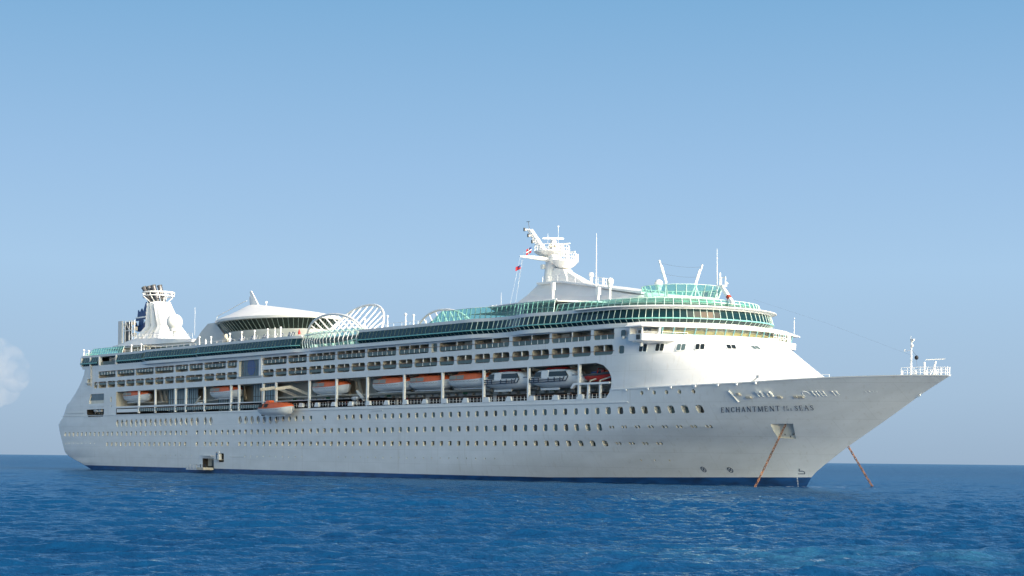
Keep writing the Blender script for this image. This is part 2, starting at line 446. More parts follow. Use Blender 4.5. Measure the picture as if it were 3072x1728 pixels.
    df = n.new('ShaderNodeBsdfDiffuse'); l.new(m2_.outputs[2], df.inputs[0])
    gl = n.new('ShaderNodeBsdfGlossy'); gl.inputs[0].default_value = (0.54, 0.78, 0.95, 1); gl.inputs['Roughness'].default_value = 0.06
    fr = n.new('ShaderNodeFresnel'); fr.inputs[0].default_value = 1.33
    for k in (gl, fr, df): l.new(prev.outputs[0], k.inputs['Normal'])
    mu = n.new('ShaderNodeMath'); mu.operation = 'MULTIPLY'; mu.inputs[1].default_value = 0.68; l.new(fr.outputs[0], mu.inputs[0])
    mx = n.new('ShaderNodeMixShader'); l.new(mu.outputs[0], mx.inputs[0]); l.new(df.outputs[0], mx.inputs[1]); l.new(gl.outputs[0], mx.inputs[2])
    l.new(mx.outputs[0], out.inputs[0])
    me.materials.append(m)
    o = link('water', me); o['kind'] = 'structure'; o['label'] = 'deep blue choppy sea reaching to the horizon'
    return o
SEA = sea()
# ------------------------------------------------------------------ ship: hull form
BEAM = 16.1
STEM = [(-6, 259.5), (-3, 262), (.15, 264.2), (1.86, 265.4), (2.66, 266.4), (3.97, 268.5), (6.5, 272.7), (10.2, 279.6), (14.24, 286.9), (16.95, 292.4)]
XM = [(-6, 150), (0, 165), (3, 184), (6.75, 200), (9.5, 216), (12.2, 228), (15.65, 236)]
NN = [(-6, 2.2), (0, 2.3), (3, 2.4), (6.75, 2.55), (9.5, 2.75), (12.2, 2.69), (15.65, 2.9)]
SHEER = [(236, 15.65), (250, 15.85), (263, 16.1), (272, 16.5), (278, 16.75), (288, 17.0), (292.4, 16.95)]
STERN = [(-6, 30), (-0.2, 14.4), (0.4, 12.4), (0.9, 11.2), (2.1, 6.4), (3.5, 3.4), (6.7, 1.2), (9.5, -0.6), (11.2, -1.4), (13.4, 1.9), (15.65, 3.7),
         (16.5, 4.3), (17.5, 6.6), (19.8, 10.4), (22.3, 13.7), (24.4, 15.6), (25.85, 16.2)]
def stem_x(zl): return lerp(zl + 1.3 * ss((zl - 9) / 6.65), STEM)
def halfb(x, z):
    xm, xs, n = lerp(z, XM), stem_x(z), lerp(z, NN)
    t = (x - xm) / (xs - xm)
    if t <= 0: return BEAM
    return 0.0 if t >= 1 else BEAM * (1 - t ** n)
def zmap(zl, x): return zl + max(0, lerp(x, SHEER) - 15.65) * ss((zl - 9) / 6.65)
def sheer(x): return zmap(15.65, x)

ship = thing('cruise_ship', 'huge white cruise ship lying at anchor on the blue sea', 'cruise ship')

def aft_corner(xst, hw, r, n=6):
    return [(xst + r - r * math.cos(R(90 * k / n)), hw - r + r * math.sin(R(90 * k / n))) for k in range(n + 1)]

def hull_loop(zl):
    """half outline (x, half breadth) from stern to stem"""
    xst = lerp(zl, STERN); xm, xs, n = lerp(zl, XM), stem_x(zl), lerp(zl, NN)
    rr = 1.6 + max(0, 3.0 - zl) * 1.3
    pts = aft_corner(xst, BEAM - max(0, 4 - zl) * 0.12, min(rr, 7))
    x0 = pts[-1][0]
    for k in range(1, 9): pts.append((x0 + (xm - x0) * k / 8, BEAM - (max(0, 4 - zl) * 0.12) * (1 - k / 8) ** 3))
    for k in range(1, 41):
        t = 1 - (1 - k / 40) ** 1.25
        pts.append((xm + (xs - xm) * t, BEAM * (1 - t ** n) if k < 40 else 0.0))
    return pts

def hull_part(name, levels, material, slots):
    mb = MB(); loops = []
    for zl in levels:
        h = hull_loop(zl); k = len(h)
        ring = [(x, -y, zmap(zl, x)) for x, y in h] + [(x, y, zmap(zl, x)) for x, y in reversed(h[:-1])]
        loops.append(ring)
    mb.loft(loops, cap=False)
    k = len(hull_loop(0)); n = 2 * k - 1
    for base, flip in ((0, True), ((len(levels) - 1) * n, False)):
        for j in range(k - 1):
            a, b, c, d = base + j, base + j + 1, base + (n - 1 - (j + 1)), base + (n - 1 - j)
            f = (a, b, c, d) if b != c else (a, b, d)
            mb.f.append(tuple(reversed(f)) if flip else f); mb.m.append(0)
    return mb.build(name, slots, ship, smooth=None)

BOOT_TOP = 0.72
BOOT_AFT = 0.30
def boot_z(x): return BOOT_AFT + (BOOT_TOP - BOOT_AFT) * x / 215 if x < 215 else BOOT_TOP + (x - 215) / 50 * 0.95
levels = [-6, -3, -1.2, 0, 0.3, 0.6, 1.2, 1.7, 2.6, 3.6, 4.6, 5.7, 6.75, 7.7, 8.6, 9.5, 10.4, 11.2, 11.9, 12.6, 13.4, 14.2, 15.0, 15.65]
hull = hull_part('hull', levels, HULL, [HULL, HULL, INNER, DARKIN])

# ------------------------------------------------------------------ superstructure: straight sides, raked rounded front
def nose(x0, xf, hw, p=2.2, n=26):
    """quarter outline from (x0, hw) to (xf, 0)"""
    return [(x0 + (xf - x0) * math.sin(R(90 * k / n)) ** (2 / p), hw * math.cos(R(90 * k / n)) ** (2 / p) if k < n else 0.0) for k in range(n + 1)]
def front_x(z): return 267.5 - (z - 15.65) * 1.79
def nosef(x, z):
    t = (x - 232) / (front_x(z) - 232)
    return 16.1 if t <= 0 else 0.0 if t >= 1 else 16.1 * (1 - t ** 2.2) ** (1 / 2.2)
def house_loop(z, xf, r=1.6):
    h = aft_corner(lerp(z, STERN), BEAM, r)
    x0 = h[-1][0]
    h += [(x0 + (232 - x0) * k / 6, BEAM) for k in range(1, 6)]
    h += nose(232, xf, BEAM)
    return [(x, -y, z) for x, y in h] + [(x, y, z) for x, y in reversed(h[:-1])]
mb = MB()
zs = [15.65, 16.5, 17.5, 18.6, 19.8, 21, 22.3, 23.4, 24.35]
mb.loft([house_loop(z, front_x(z)) for z in zs] + [house_loop(24.36, 248.6), house_loop(25.85, 248.4)], cap=True)
house = mb.build('superstructure', [HULL, HULL, INNER, BALC], ship)

# ------------------------------------------------------------------ openings
rng = random.Random(3)
hc, sc_ = MB(), MB()                       # cutters for hull and superstructure
WIN = []                                   # (name, outline fn args, pane y, material)
def y_in(x, z, w, h, d):
    return -(min(halfb(x + w / 2, zz) for zz in (z - h / 2, z + h / 2)) - d)
def pick():
    u = rng.random()
    return DARKG if u < 0.42 else TEALG if u < 0.72 else CURTG

rowA = [125.1, 127.9, 130.7, 133.7, 136.9, 142.7, 148.3, 151.2, 154, 156.9, 160.1] + [163.0 + 2.847 * k for k in range(16)] \
    + [208.8, 211.8, 214.6, 217.4, 220.3, 223.1, 226, 228.9, 231.7, 234.5, 237.5, 240.35, 243.15, 246, 248.8, 251.6, 254.4]
ovals = [38.9 + 2.82 * k for k in range(17)] + [88.2, 91.0] + [105.3 + 2.83 * k for k in range(7)]
rowB = [4.9 + 2.79 * k for k in range(12)] + [38.8 + 2.825 * k for k in range(15)] + [83.9, 88.1] + [90.95 + 2.84 * k for k in range(16)] \
    + [136.9 + 2.85 * k for k in range(8)] + [160.1 + 2.848 * k for k in range(17)] + [208.9, 211.8, 214.7, 217.6, 220.4, 223.3, 226.1, 229.0, 231.8]
rowC = [32.6 + 2.82 * k for k in range(17)] + [83.9, 88.1, 90.9, 93.8, 96.7, 99.5] + [105.2 + 2.84 * k for k in range(11)] \
    + [136.9 + 2.85 * k for k in range(8)] + [160.1 + 2.848 * k for k in range(17)] + [208.9, 211.7, 214.6, 217.5, 220.2, 223.1, 226, 228.8, 231.6]
def window(x, z, w, h, d, shape, name, material, mull=0, r=None):
    yi = y_in(x, z, w, h, d)
    out = oval(x, z, w, h) if shape == 'oval' else rrect(x, z, w, h, r)
    hc.prism(out, -18.5, yi, 1)
    WIN.append((name, shape, x, z, w, h, yi, material, mull, r))
for x in rowA: window(x, 12.1, 1.08 if x < 232 else 1.3, 1.1 if x < 232 else 1.22, 0.22, 'rect', 'cabin_window', pick())
for x in ovals: window(x, 12.05, 1.6, 1.9, 0.22, 'oval', 'oval_window', DARKG, 0.16)
for x in rowB: window(x, 9.4, 1.06 if x < 205 else 1.18, 1.1 if x < 205 else 1.2, 0.2, 'rect', 'deck_window', pick())
for x in rowC: window(x, 6.7, 1.08, 0.95, 0.32, 'rect', 'twin_window', DARKG if x > 125 else TEALG, 0.14, 0.2)
for k, x in enumerate([234.72, 237.62, 240.5, 243.3, 246.15, 248.95, 251.65, 254.35]):
    for dx in (-0.33, 0.33): window(x + dx, 9.4, 0.5, 0.52, 0.14, 'oval', 'porthole', DARKG)
for x in (234.5, 237.3, 240.05, 242.85):
    for dx in (-0.33, 0.33): window(x + dx, 6.72, 0.5, 0.5, 0.14, 'oval', 'porthole', DARKG)
for x in (242.9, 245.8, 248.6, 251.4, 254.3): window(x, 14.85, 0.72, 0.72, 0.25, 'oval', 'round_window', BROWNG)
for x in [5 + 2.8 * k for k in range(8)]: window(x, 7.0, 0.34, 0.34, 0.1, 'oval', 'small_porthole', DARKG)
for x in [58.5 + 2.82 * k for k in range(9)] + [107.8 + 2.84 * k for k in range(10)] + [148.3 + 2.85 * k for k in range(20)] + [237.4, 240.1, 242.9]:
    window(x, 3.95, 0.3, 0.34, 0.1, 'oval', 'small_porthole', DARKG)

# boat recess, one long opening through hull and superstructure
rec = [(37.9, 14.25), (233.9, 14.25), (234.75, 15.1), (235.25, 16.5), (235.2, 17.7), (234.5, 18.8), (233.2, 19.7), (231.4, 20.15), (37.9, 20.15)]
def clip_z(poly, z, keep_low):
    out = []
    for (x0, z0), (x1, z1) in zip(poly, poly[1:] + poly[:1]):
        i0, i1 = (z0 <= z) == keep_low, (z1 <= z) == keep_low
        if i0: out.append((x0, z0))
        if i0 != i1: t = (z - z0) / (z1 - z0); out.append((x0 + (x1 - x0) * t, z))
    return out
lo = clip_z(rec, 15.65, True)
hc.prism([(x, 15.9) if abs(z - 15.65) < 1e-6 else (x, z) for x, z in lo], -18.5, -10.4, 2)
hc.prism([(38.1, 13.75), (233.2, 13.75), (233.2, 14.3), (38.1, 14.3)], -15.75, -10.4, 2)
up = clip_z(rec, 15.65, False)
sc_.prism([(x, 15.4) if abs(z - 15.65) < 1e-6 else (x, z) for x, z in up], -18.5, -10.4, 2)
# mooring deck opening near the stern
md_ = [(20.2, 13.95), (29.6, 13.95), (30.2, 14.6), (30.2, 15.65)]
hc.prism([(19.2, 15.9), (19.3, 14.8), (20.2, 13.95), (29.6, 13.95), (30.2, 14.6), (30.2, 15.9)], -18.5, -13.2, 2)
sc_.prism([(19.2, 15.4), (30.2, 15.4), (30.2, 16.5), (20.6, 16.5), (19.4, 16.1)], -18.5, -13.2, 2)
# shell door above the water, and the tender platform door
hc.prism(rrect(96.4, 3.55, 2.4, 2.0, 0.25), -18.5, -13.9, 3)
hc.box(86.9, 92.6, -18.5, -14.6, 1.0, 3.35, 3)
# anchor pocket in the bow
def hp(x, z, o=0.0): return (x, -(halfb(x, z) + o), z)
pk = [(264.3, 9.75), (268.0, 9.8), (266.6, 7.35), (263.3, 7.6)]
hc.hexa([(x, -(halfb(x, z) + 1.2), z) for x, z in pk], [(264.9, -7.0, 9.74), (267.7, -5.75, 9.78), (266.3, -4.55, 7.5), (264.0, -5.6, 7.68)], 1)

UP = [(26.7, 37.2, 2), (38.3, 48.8, 2), (49.6, 59.9, 2), (60.8, 71.1, 2), (72.1, 78.8, 1), (79.6, 86.5, 1), (87.4, 98.1, 2), (98.9, 103.5, 0),
      (115.8, 126.3, 2), (127.1, 134.9, 1), (135.9, 146.5, 3), (147.5, 158.2, 3), (159.1, 169.7, 2), (170.7, 181.1, 2),
      (184.8, 195.4, 1), (196.2, 206.8, 1), (207.8, 218.5, 1), (219.2, 229.8, 1), (230.6, 235.6, 0)]
LOW = [(23.8, 25.9, 0), (26.6, 31.5, 1), (32.4, 37.1, 1), (38.3, 43.1, 1), (43.9, 48.8, 1), (49.6, 54.3, 1), (55.1, 59.9, 1), (60.8, 65.5, 1),
       (66.4, 71.2, 1), (72.1, 76.9, 1), (77.7, 86.4, 1), (87.4, 92.3, 1), (93.2, 98.0, 1), (98.8, 103.5, 1), (115.8, 120.6, 1), (121.5, 126.3, 1),
       (127.1, 135, 2), (136, 141, 1), (141.8, 146.6, 1), (147.5, 152.3, 1), (153.1, 158.2, 1), (159.1, 164.1, 1), (164.9, 169.8, 1), (170.7, 175.5, 1),
       (176.3, 184, 2), (184.8, 189.6, 1), (190.5, 195.4, 1), (196.3, 201, 1), (201.9, 206.9, 1), (207.8, 212.7, 1), (213.6, 218.4, 1), (219.2, 224.1, 1),
       (224.9, 229.8, 1), (230.6, 235.5, 1)]
BY = -14.2
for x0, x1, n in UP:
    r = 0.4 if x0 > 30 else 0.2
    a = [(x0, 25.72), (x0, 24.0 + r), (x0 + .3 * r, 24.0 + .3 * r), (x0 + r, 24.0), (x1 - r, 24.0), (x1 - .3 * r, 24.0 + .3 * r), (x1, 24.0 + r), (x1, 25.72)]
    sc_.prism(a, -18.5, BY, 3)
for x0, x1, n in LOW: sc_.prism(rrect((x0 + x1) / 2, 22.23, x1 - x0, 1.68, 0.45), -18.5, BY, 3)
sc_.box(104.5, 113.9, -18.5, -15.5, 21.4, 25.5, 1)
for x, z in ((237.75, 24.75), (237.4, 22.15)): sc_.prism(rrect(x, z, 1.15, 1.35, 0.3), -18.5, -15.75, 1)
sc_.prism(rrect(183.0, 24.85, 1.9, 1.75, 0.3), -18.5, -15.7, 1)
sc_.prism([(20.9, 17.4), (30.0, 17.4), (30.2, 17.7), (30.2, 19.7), (30.0, 19.95), (21.6, 19.95), (20.7, 18.0)], -18.5, -15.8, 1)
for z in (18.2, 16.0): sc_.prism(oval(34.75, z + .05, 0.9, 1.5), -18.5, -15.85, 1)
sc_.box(19.4, 21.6, -18.5, -15.0, 22.3, 24.0, 1)

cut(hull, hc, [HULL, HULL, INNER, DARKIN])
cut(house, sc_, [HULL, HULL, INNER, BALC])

# split the boot-topping off as its own part by the waterline paint edge
def split_boot():
    bm = bmesh.new(); bm.from_mesh(hull.data)
    for x0, x1 in ((-5, 215), (215, 270)):
        no = Vector((-(boot_z(x1) - boot_z(x0)) / (x1 - x0), 0, 1)).normalized()
        pt = Vector((x0, 0, boot_z(x0)))
        g = [f for f in bm.faces if (f.calc_center_median().x < 215) == (x0 < 0)]
        if x0 < 0:
            bmesh.ops.bisect_plane(bm, geom=bm.verts[:] + bm.edges[:] + bm.faces[:], plane_co=(215, 0, 0), plane_no=(1, 0, 0))
            g = [f for f in bm.faces if f.calc_center_median().x < 215]
        es = set(e for f in g for e in f.edges); vs = set(v for f in g for v in f.verts)
        bmesh.ops.bisect_plane(bm, geom=list(vs) + list(es) + list(g), plane_co=pt, plane_no=no)
    def below(f):
        c = f.calc_center_median(); return c.z < boot_z(c.x) - 1e-4
    b2 = bm.copy()
    bmesh.ops.delete(bm, geom=[f for f in bm.faces if below(f)], context='FACES')
    bmesh.ops.delete(b2, geom=[f for f in b2.faces if not below(f)], context='FACES')
    bm.to_mesh(hull.data); bm.free()
    me = bpy.data.meshes.new('waterline_band'); b2.to_mesh(me); b2.free()
    me.materials.append(BOOT)
    me.polygons.foreach_set('material_index', [0] * len(me.polygons))
    smoothed(me, 35)
    o = link('waterline_band', me, ship); o['label'] = 'dark blue band along the waterline'
    return o
split_boot()
smoothed(hull.data, 28); smoothed(house.data, 28)

# window panes: one object each, on the back of its opening
for name, shape, x, z, w, h, yi, material, mull, r in WIN:
    mb = MB()
    if mull:
        if shape == 'oval':
            mb.prism(oval(x, z, w * 1.02, h * 1.02), yi - .03, yi + .02)
            mb.box(x - mull / 2, x + mull / 2, yi - .09, yi - .03, z - h * .5, z + h * .5, 1)
        else:
            g = mull / 2; ww = w / 2 - g - .02
            for sgn in (-1, 1): mb.prism(rrect(x + sgn * (g + ww / 2), z, ww, h * .94, 0.12, 2), yi - .03, yi + .02)
        o = mb.build(name, [material, TRIM], hull)
    else:
        mb.prism(oval(x, z, w * .99, h * .99, 12) if shape == 'oval' else rrect(x, z, w * .99, h * .99, r), yi - .03, yi + .02)
        o = mb.build(name, [material], hull)
# ------------------------------------------------------------------ small hull-side parts
def side_strip(name, xs, zf, z1f, off, m, parent=hull, surf=halfb):
    """thin moulding following the shell from zf(x) up to z1f(x), standing off by off"""
    mb = MB(); rings = []
    for x in xs:
        a, b = zf(x), z1f(x)
        zq = lambda z: z
        rings.append([(x, -(surf(x, a) - .02), a), (x, -(surf(x, a) + off), a), (x, -(surf(x, b) + off), b), (x, -(surf(x, b) - .02), b)])
    mb.loft(rings); return mb.build(name, m, parent)
def lin(a, b, n): return [a + (b - a) * k / n for k in range(n + 1)]
def bow_b(x, z):
    """half breadth at true height z near the sheer"""
    zl = 15.65 - max(0, sheer(x) - z) if x > 236 else z
    return halfb(x, min(zl, 15.65))
side_strip('rubbing_strake', lin(2.4, 239.5, 60), lambda x: 13.42, lambda x: 13.56, .14, WHITE)
side_strip('bulwark_rail', lin(235.4, 292.2, 70), lambda x: sheer(x) - .10, lambda x: sheer(x) + .06, .16, TRIM, surf=bow_b)
side_strip('bulwark_rail', lin(235.4, 292.2, 70), lambda x: sheer(x) - .10, lambda x: sheer(x) + .06, .16, TRIM, surf=lambda x, z: -bow_b(x, z) - .14)
# pale raised pads: mooring ledge and overboard discharges
for x0, x1, z in ((17.5, 28.5, 12.85), (161, 165, 12.95), (76.5, 81, 13.2), (100.5, 107.5, 3.2)):
    side_strip('rubbing_bar', lin(x0, x1, 2), lambda x: z, lambda x: z + .13, .10, GREYW)
side_strip('pipe_guard', lin(5.5, 17.5, 3), lambda x: 14.15, lambda x: 14.3, .18, GREYW)
# deck-lights bar along the knuckle
for x in (239.2, 244.5, 249.8, 255, 259.5, 263, 266.3):
    b = bow_b(x, sheer(x)); MB().box(x - .2, x + .2, -b - .32, -b - .1, sheer(x) - .36, sheer(x) - .08).build('bulwark_lamp', TRIM, hull)
# little things in the line of mooring openings high on the bow
def on_bow(x, z, off=0.05): return (x, -(halfb(x, z - .3) + off), z)
def bow_box(x0, x1, z0, z1, off, m, name):
    mb = MB(); b = lambda x, z: bow_b(x, z)
    mb.hexa([(x0, -b(x0, z0) + .3, z0), (x1, -b(x1, z0) + .3, z0), (x1, -b(x1, z1) + .3, z1), (x0, -b(x0, z1) + .3, z1)],
            [(x0, -b(x0, z0) - off, z0), (x1, -b(x1, z0) - off, z0), (x1, -b(x1, z1) - off, z1), (x0, -b(x0, z1) - off, z1)])
    return mb.build(name, m, hull)
for x0, x1 in ((264.5, 268.2), (273.3, 277.3), (280.2, 282.6)): bow_box(x0, x1, 13.86, 13.96, .22, WHITE, 'fairlead_shelf')
for x in (265.7, 266.3, 267.15, 267.75, 273.85, 274.35, 274.8, 275.3, 276.5, 277.0, 280.75, 281.2, 281.65, 282.1):
    bow_box(x - .09, x + .09, 13.98, 14.75, .45, WHITE, 'fairlead_roller')
for x0, x1 in ((265.6, 266.4), (267.05, 267.85)): bow_box(x0, x1, 14.5, 14.8, .6, TRIM, 'fairlead_frame')
for x0, x1, m in ((263.6, 264.35, 0), (268.45, 269.0, 0), (269.3, 270.4, 1), (270.8, 271.3, 0), (271.45, 272.1, 0), (278.2, 279.6, 1), (280.0, 280.15, 0), (279.75, 279.95, 1)):
    bow_box(x0, x1, 13.72, 14.02, .12 if m else .55, DARKIN if m else DAVIT, 'mooring_port' if m else 'mooring_chock')
def ring_on_bow(x, z, r):
    mb = MB(); pts = []
    for k in range(14):
        a = 2 * math.pi * k / 14; px, pz = x + r * math.cos(a), z + r * .8 * math.sin(a)
        pts.append((px, -(bow_b(px, pz) + .1), pz))
    mb.tube(pts, .13, 6, closed=True)
    o = mb.build('panama_lead', TRIM, hull, smooth=40)
    m2 = MB(); m2.add(pts, [tuple(range(14))]); m2.build('lead_hole', GREYW, hull)
for x, z in ((272.7, 14.35), (283.2, 14.5), (286.4, 14.4)): ring_on_bow(x, z, .5)
bow_box(262.35, 262.8, 14.2, 14.55, .6, DAVIT, 'bow_lamp')
MB().bar(on_bow(261.1, 14.95, .2), on_bow(261.9, 13.2, .2), .22).build('draft_batten', WHITE, hull)
# signs painted low on the bow
def paint(polys, name, m=LETTER, off=.025, parent=hull, surf=halfb):
    mb = MB()
    for poly in polys:
        f = [(x, -(surf(x, z) + off), z) for x, z in poly]; k = len(f)
        bk = [(x, -(surf(x, z) + .002), z) for x, z in poly]
        mb.loft([f, bk])
    return mb.build(name, m, parent)
def stroke(p, q, w):
    (a, b), (c, d) = p, q; L = math.hypot(c - a, d - b); nx, nz = -(d - b) / L * w / 2, (c - a) / L * w / 2
    return [(a + nx, b + nz), (c + nx, d + nz), (c - nx, d - nz), (a - nx, b - nz)]
def circ(cx, cz, r, w, n=14):
    out = []
    for k in range(n):
        a, b = 2 * math.pi * k / n, 2 * math.pi * (k + 1) / n
        out.append([(cx + (r - w / 2) * math.cos(a), cz + (r - w / 2) * math.sin(a)), (cx + (r + w / 2) * math.cos(a), cz + (r + w / 2) * math.sin(a)),
                    (cx + (r + w / 2) * math.cos(b), cz + (r + w / 2) * math.sin(b)), (cx + (r - w / 2) * math.cos(b), cz + (r - w / 2) * math.sin(b))])
    return out
for cx in (248.1, 252.7):
    d = .30
    paint(circ(cx, 2.62, .40, .09) + [stroke((cx - d, 2.62 - d), (cx + d, 2.62 + d), .09), stroke((cx - d, 2.62 + d), (cx + d, 2.62 - d), .09)], 'thruster_mark')
cx = 264.0
paint([stroke((cx - .62, 2.18), (cx + .42, 2.20), .11), stroke((cx + .42, 2.20), (cx + .48, 2.5), .11), stroke((cx + .48, 2.5), (cx + .28, 2.62), .11),
       stroke((cx + .28, 2.62), (cx - .30, 2.60), .11), stroke((cx - .30, 2.60), (cx - .06, 3.0), .11)], 'bulb_mark')
DRAFT = MB()
for k in range(9):
    z = .15 + k * .24; x = 262.9 + (k * .02)
    DRAFT.loft([[(x + a, -(halfb(x + a, z + b) + o), z + b) for a, b in ((-.05, 0), (.09, 0), (.09, .12), (-.05, .12))] for o in (.02, .002)])
DRAFT.build('draft_marks', TRIM, hull)
# ship's name in serif capitals
def serif(ch):
    T, t, S = .14, .07, .26     # thick stem, thin stroke, serif width
    def stem(x, w=T, a=0, b=1): return [stroke((x, a), (x, b), w), stroke((x - S / 2, a + .025), (x + S / 2, a + .025), .05), stroke((x - S / 2, b - .025), (x + S / 2, b - .025), .05)]
    if ch == 'E': return stem(.12) + [stroke((.1, .96), (.62, .96), t), stroke((.1, .52), (.5, .52), t), stroke((.1, .04), (.66, .04), t), stroke((.61, .98), (.61, .80), .05), stroke((.65, .02), (.65, .22), .05), stroke((.49, .62), (.49, .42), .05)], .72
    if ch == 'N': return stem(.10, t) + stem(.78, t) + [stroke((.08, .97), (.80, .03), T)], .90
    if ch == 'H': return stem(.12) + stem(.74) + [stroke((.12, .52), (.74, .52), t)], .88
    if ch == 'A': return [stroke((.08, .02), (.42, 1.0), t), stroke((.40, 1.0), (.78, .02), T), stroke((.22, .36), (.64, .36), t), stroke((-.04, .025), (.2, .025), .05), stroke((.62, .025), (.92, .025), .05)], .88
    if ch == 'T': return stem(.40) + [stroke((.02, .955), (.78, .955), t), stroke((.03, .98), (.03, .78), .05), stroke((.77, .98), (.77, .78), .05)], .80
    if ch == 'M': return stem(.10, t) + stem(.96) + [stroke((.10, .97), (.52, .05), T), stroke((.52, .05), (.94, .97), t)], 1.08
    if ch == 'F': return stem(.12) + [stroke((.1, .96), (.62, .96), t), stroke((.1, .52), (.5, .52), t), stroke((.61, .98), (.61, .80), .05)], .66
    if ch in 'CO':
        out = []; n = 18; a0, a1 = (50, 310) if ch == 'C' else (0, 360)
        for k in range(n):
            u, v = R(a0 + (a1 - a0) * k / n), R(a0 + (a1 - a0) * (k + 1) / n); q = []
            for ang, o in ((u, 1), (v, 1), (v, 0), (u, 0)):
                w = .06 + .13 * abs(math.cos(ang)); rx, rz = .42 - (0 if o else w), .5 - (0 if o else .07)
                q.append((.42 + rx * math.cos(ang), .5 + rz * math.sin(ang)))
            out.append(q)
        if ch == 'C': out += [stroke((.70, .94), (.70, .70), .05), stroke((.70, .10), (.70, .28), .05)]
        return out, .86 if ch == 'O' else .78
    if ch == 'S':
        p = [(.56, .84), (.42, .95), (.26, .95), (.13, .84), (.13, .70), (.28, .57), (.46, .46), (.58, .33), (.58, .17), (.44, .05), (.26, .05), (.08, .16)]
        w = [.08, .07, .08, .12, .14, .16, .17, .15, .12, .08, .07]
        return [stroke(a, b, c) for a, b, c in zip(p, p[1:], w)] + [stroke((.57, .96), (.57, .74), .05), stroke((.07, .04), (.07, .28), .05)], .68
    return [], .5
def word(txt, x0, x1, z0, z1, h, name):
    """letters spread evenly from x0 to x1 along a gently rising base line"""
    g = [serif(c) for c in txt]; sx = h * .92; tot = sum(w for _, w in g) * sx; gap = ((x1 - x0) - tot) / (len(g) - 1); x = x0
    for (polys, w), c in zip(g, txt):
        zb = z0 + (z1 - z0) * (x - x0) / (x1 - x0)
        paint([[(x + a * sx + .62 * b * h, zb + b * h) for a, b in p] for p in polys], name)
        x += w * sx + gap
word('ENCHANTMENT', 257.95, 267.5, 11.64, 11.84, .78, 'name_letter')
word('OF', 268.35, 269.05, 12.26, 12.27, .34, 'name_letter')
word('THE', 268.05, 269.35, 11.86, 11.89, .34, 'name_letter')
word('SEAS', 269.75, 272.45, 11.90, 11.97, .72, 'name_letter')
# anchor in its pocket: dark flukes against the white plate
for p, r_ in (((266.6, -5.5, 8.35), .16), ((266.2, -5.75, 8.0), .12), ((265.4, -6.15, 8.3), .13)): MB().ball(p, r_, 8).build('anchor_fluke', STEEL, hull)

# ------------------------------------------------------------------ windows on the raked white front
def front_window(x, z, w, h, m, mull=True):
    ys = -nosef(x, z); e = .05
    if z > 0 and abs(ys) > .5:
        t = Vector((e, -(nosef(x + e, z) - nosef(x, z)), 0)).normalized(); s_ = Vector((0, -(nosef(x, z + e) - nosef(x, z)), e)).normalized()
    else:
        t = Vector((0, 1, 0)); s_ = Vector((-1.79, 0, 1)).normalized()
    nrm = t.cross(s_).normalized(); u = nrm.cross(t)
    c = Vector((x, ys, z)) + nrm * .02
    def P(a, b, o): return tuple(c + t * a + u * b + nrm * o)
    fr = MB(); fr.loft([[P(a, b, o) for a, b in rrect(0, 0, w + .2, h + .2, .3)] for o in (-.3, .07)])
    f = fr.build('window_frame', TRIM, house)
    for sgn in (-1, 1):
        MB().loft([[P(a, b, o) for a, b in rrect(sgn * w * .26, 0, w * .44, h, .2)] for o in (.05, .10)]).build('front_window', m, house)
for x, z, m in ((241.85, 22.3, DARKG), (244.85, 22.28, DARKG), (248.2, 22.25, CURTG), (250.7, 22.28, DARKG), (253.9, 22.3, DARKG), (255.36, 22.3, CURTG)):
    front_window(x, z, 1.5, 1.25, m)

# ------------------------------------------------------------------ balconies: doors, dividers, railings
hrail = {}
for row, (zb, zt, lst) in (('upper', (24.0, 25.72, UP)), ('lower', (21.39, 23.07, LOW))):
    for x0, x1, nd in lst:
        cells = nd + 1; cw = (x1 - x0) / cells
        mb = MB()
        for k in range(cells):
            a = x0 + cw * k + .12; b = a + cw - .24
            mb.box(a, b, BY - .04, BY + .04, zb + .02, zt - .1, 0)
            for q in (0, .5, 1): mb.box(a + (b - a) * q - .06, a + (b - a) * q + .06, BY - .10, BY - .04, zb + .02, zt - .1, 1)
            if rng.random() < .22:      # a drawn curtain
                mb.box(a + .1, a + (b - a) * .46, BY - .07, BY - .045, zb + .05, zt - .12, 2)
        mb.build('balcony_door', [BROWNG, PANELG, INNER], house)
        for k in range(nd):
            xc = x0 + cw * (k + 1)
            d = MB(); d.box(xc - .05, xc + .05, BY - .1, -15.8, zb + .01, zt - .01, 1); d.box(xc - .08, xc + .08, -15.97, -15.8, zb + .01, zt - .01)
            d.build('balcony_divider', [TRIM, DIVID], house)
        r = MB(); r.box(x0 + .02, x1 - .02, -15.98, -15.94, zb + .02, zb + (.78 if row == 'upper' else .62), 0)
        n = max(2, round((x1 - x0) / (1.75 if row == 'upper' else 2.4)))
        for k in range(1, n):
            xx = x0 + (x1 - x0) * k / n
            if row == 'lower' and nd == 1 and abs(xx - (x0 + x1) / 2) < .3: continue
            r.box(xx - .045, xx + .045, -16.04, -15.93, zb + .02, zb + (.78 if row == 'upper' else .62), 1)
        r.build('balcony_railing', [RAILG, TRIM], house)
for a, b in ((23.6, 103.9), (115.4, 235.9)):
    for zb in (24.0, 21.39):
        if zb > 23 and a < 30: a2 = 26.5
        else: a2 = a
        MB().box(a2, b, -16.17, -16.11, zb + (.80 if zb > 23 else .64), zb + (.88 if zb > 23 else .72)).build('handrail', WOOD, house)
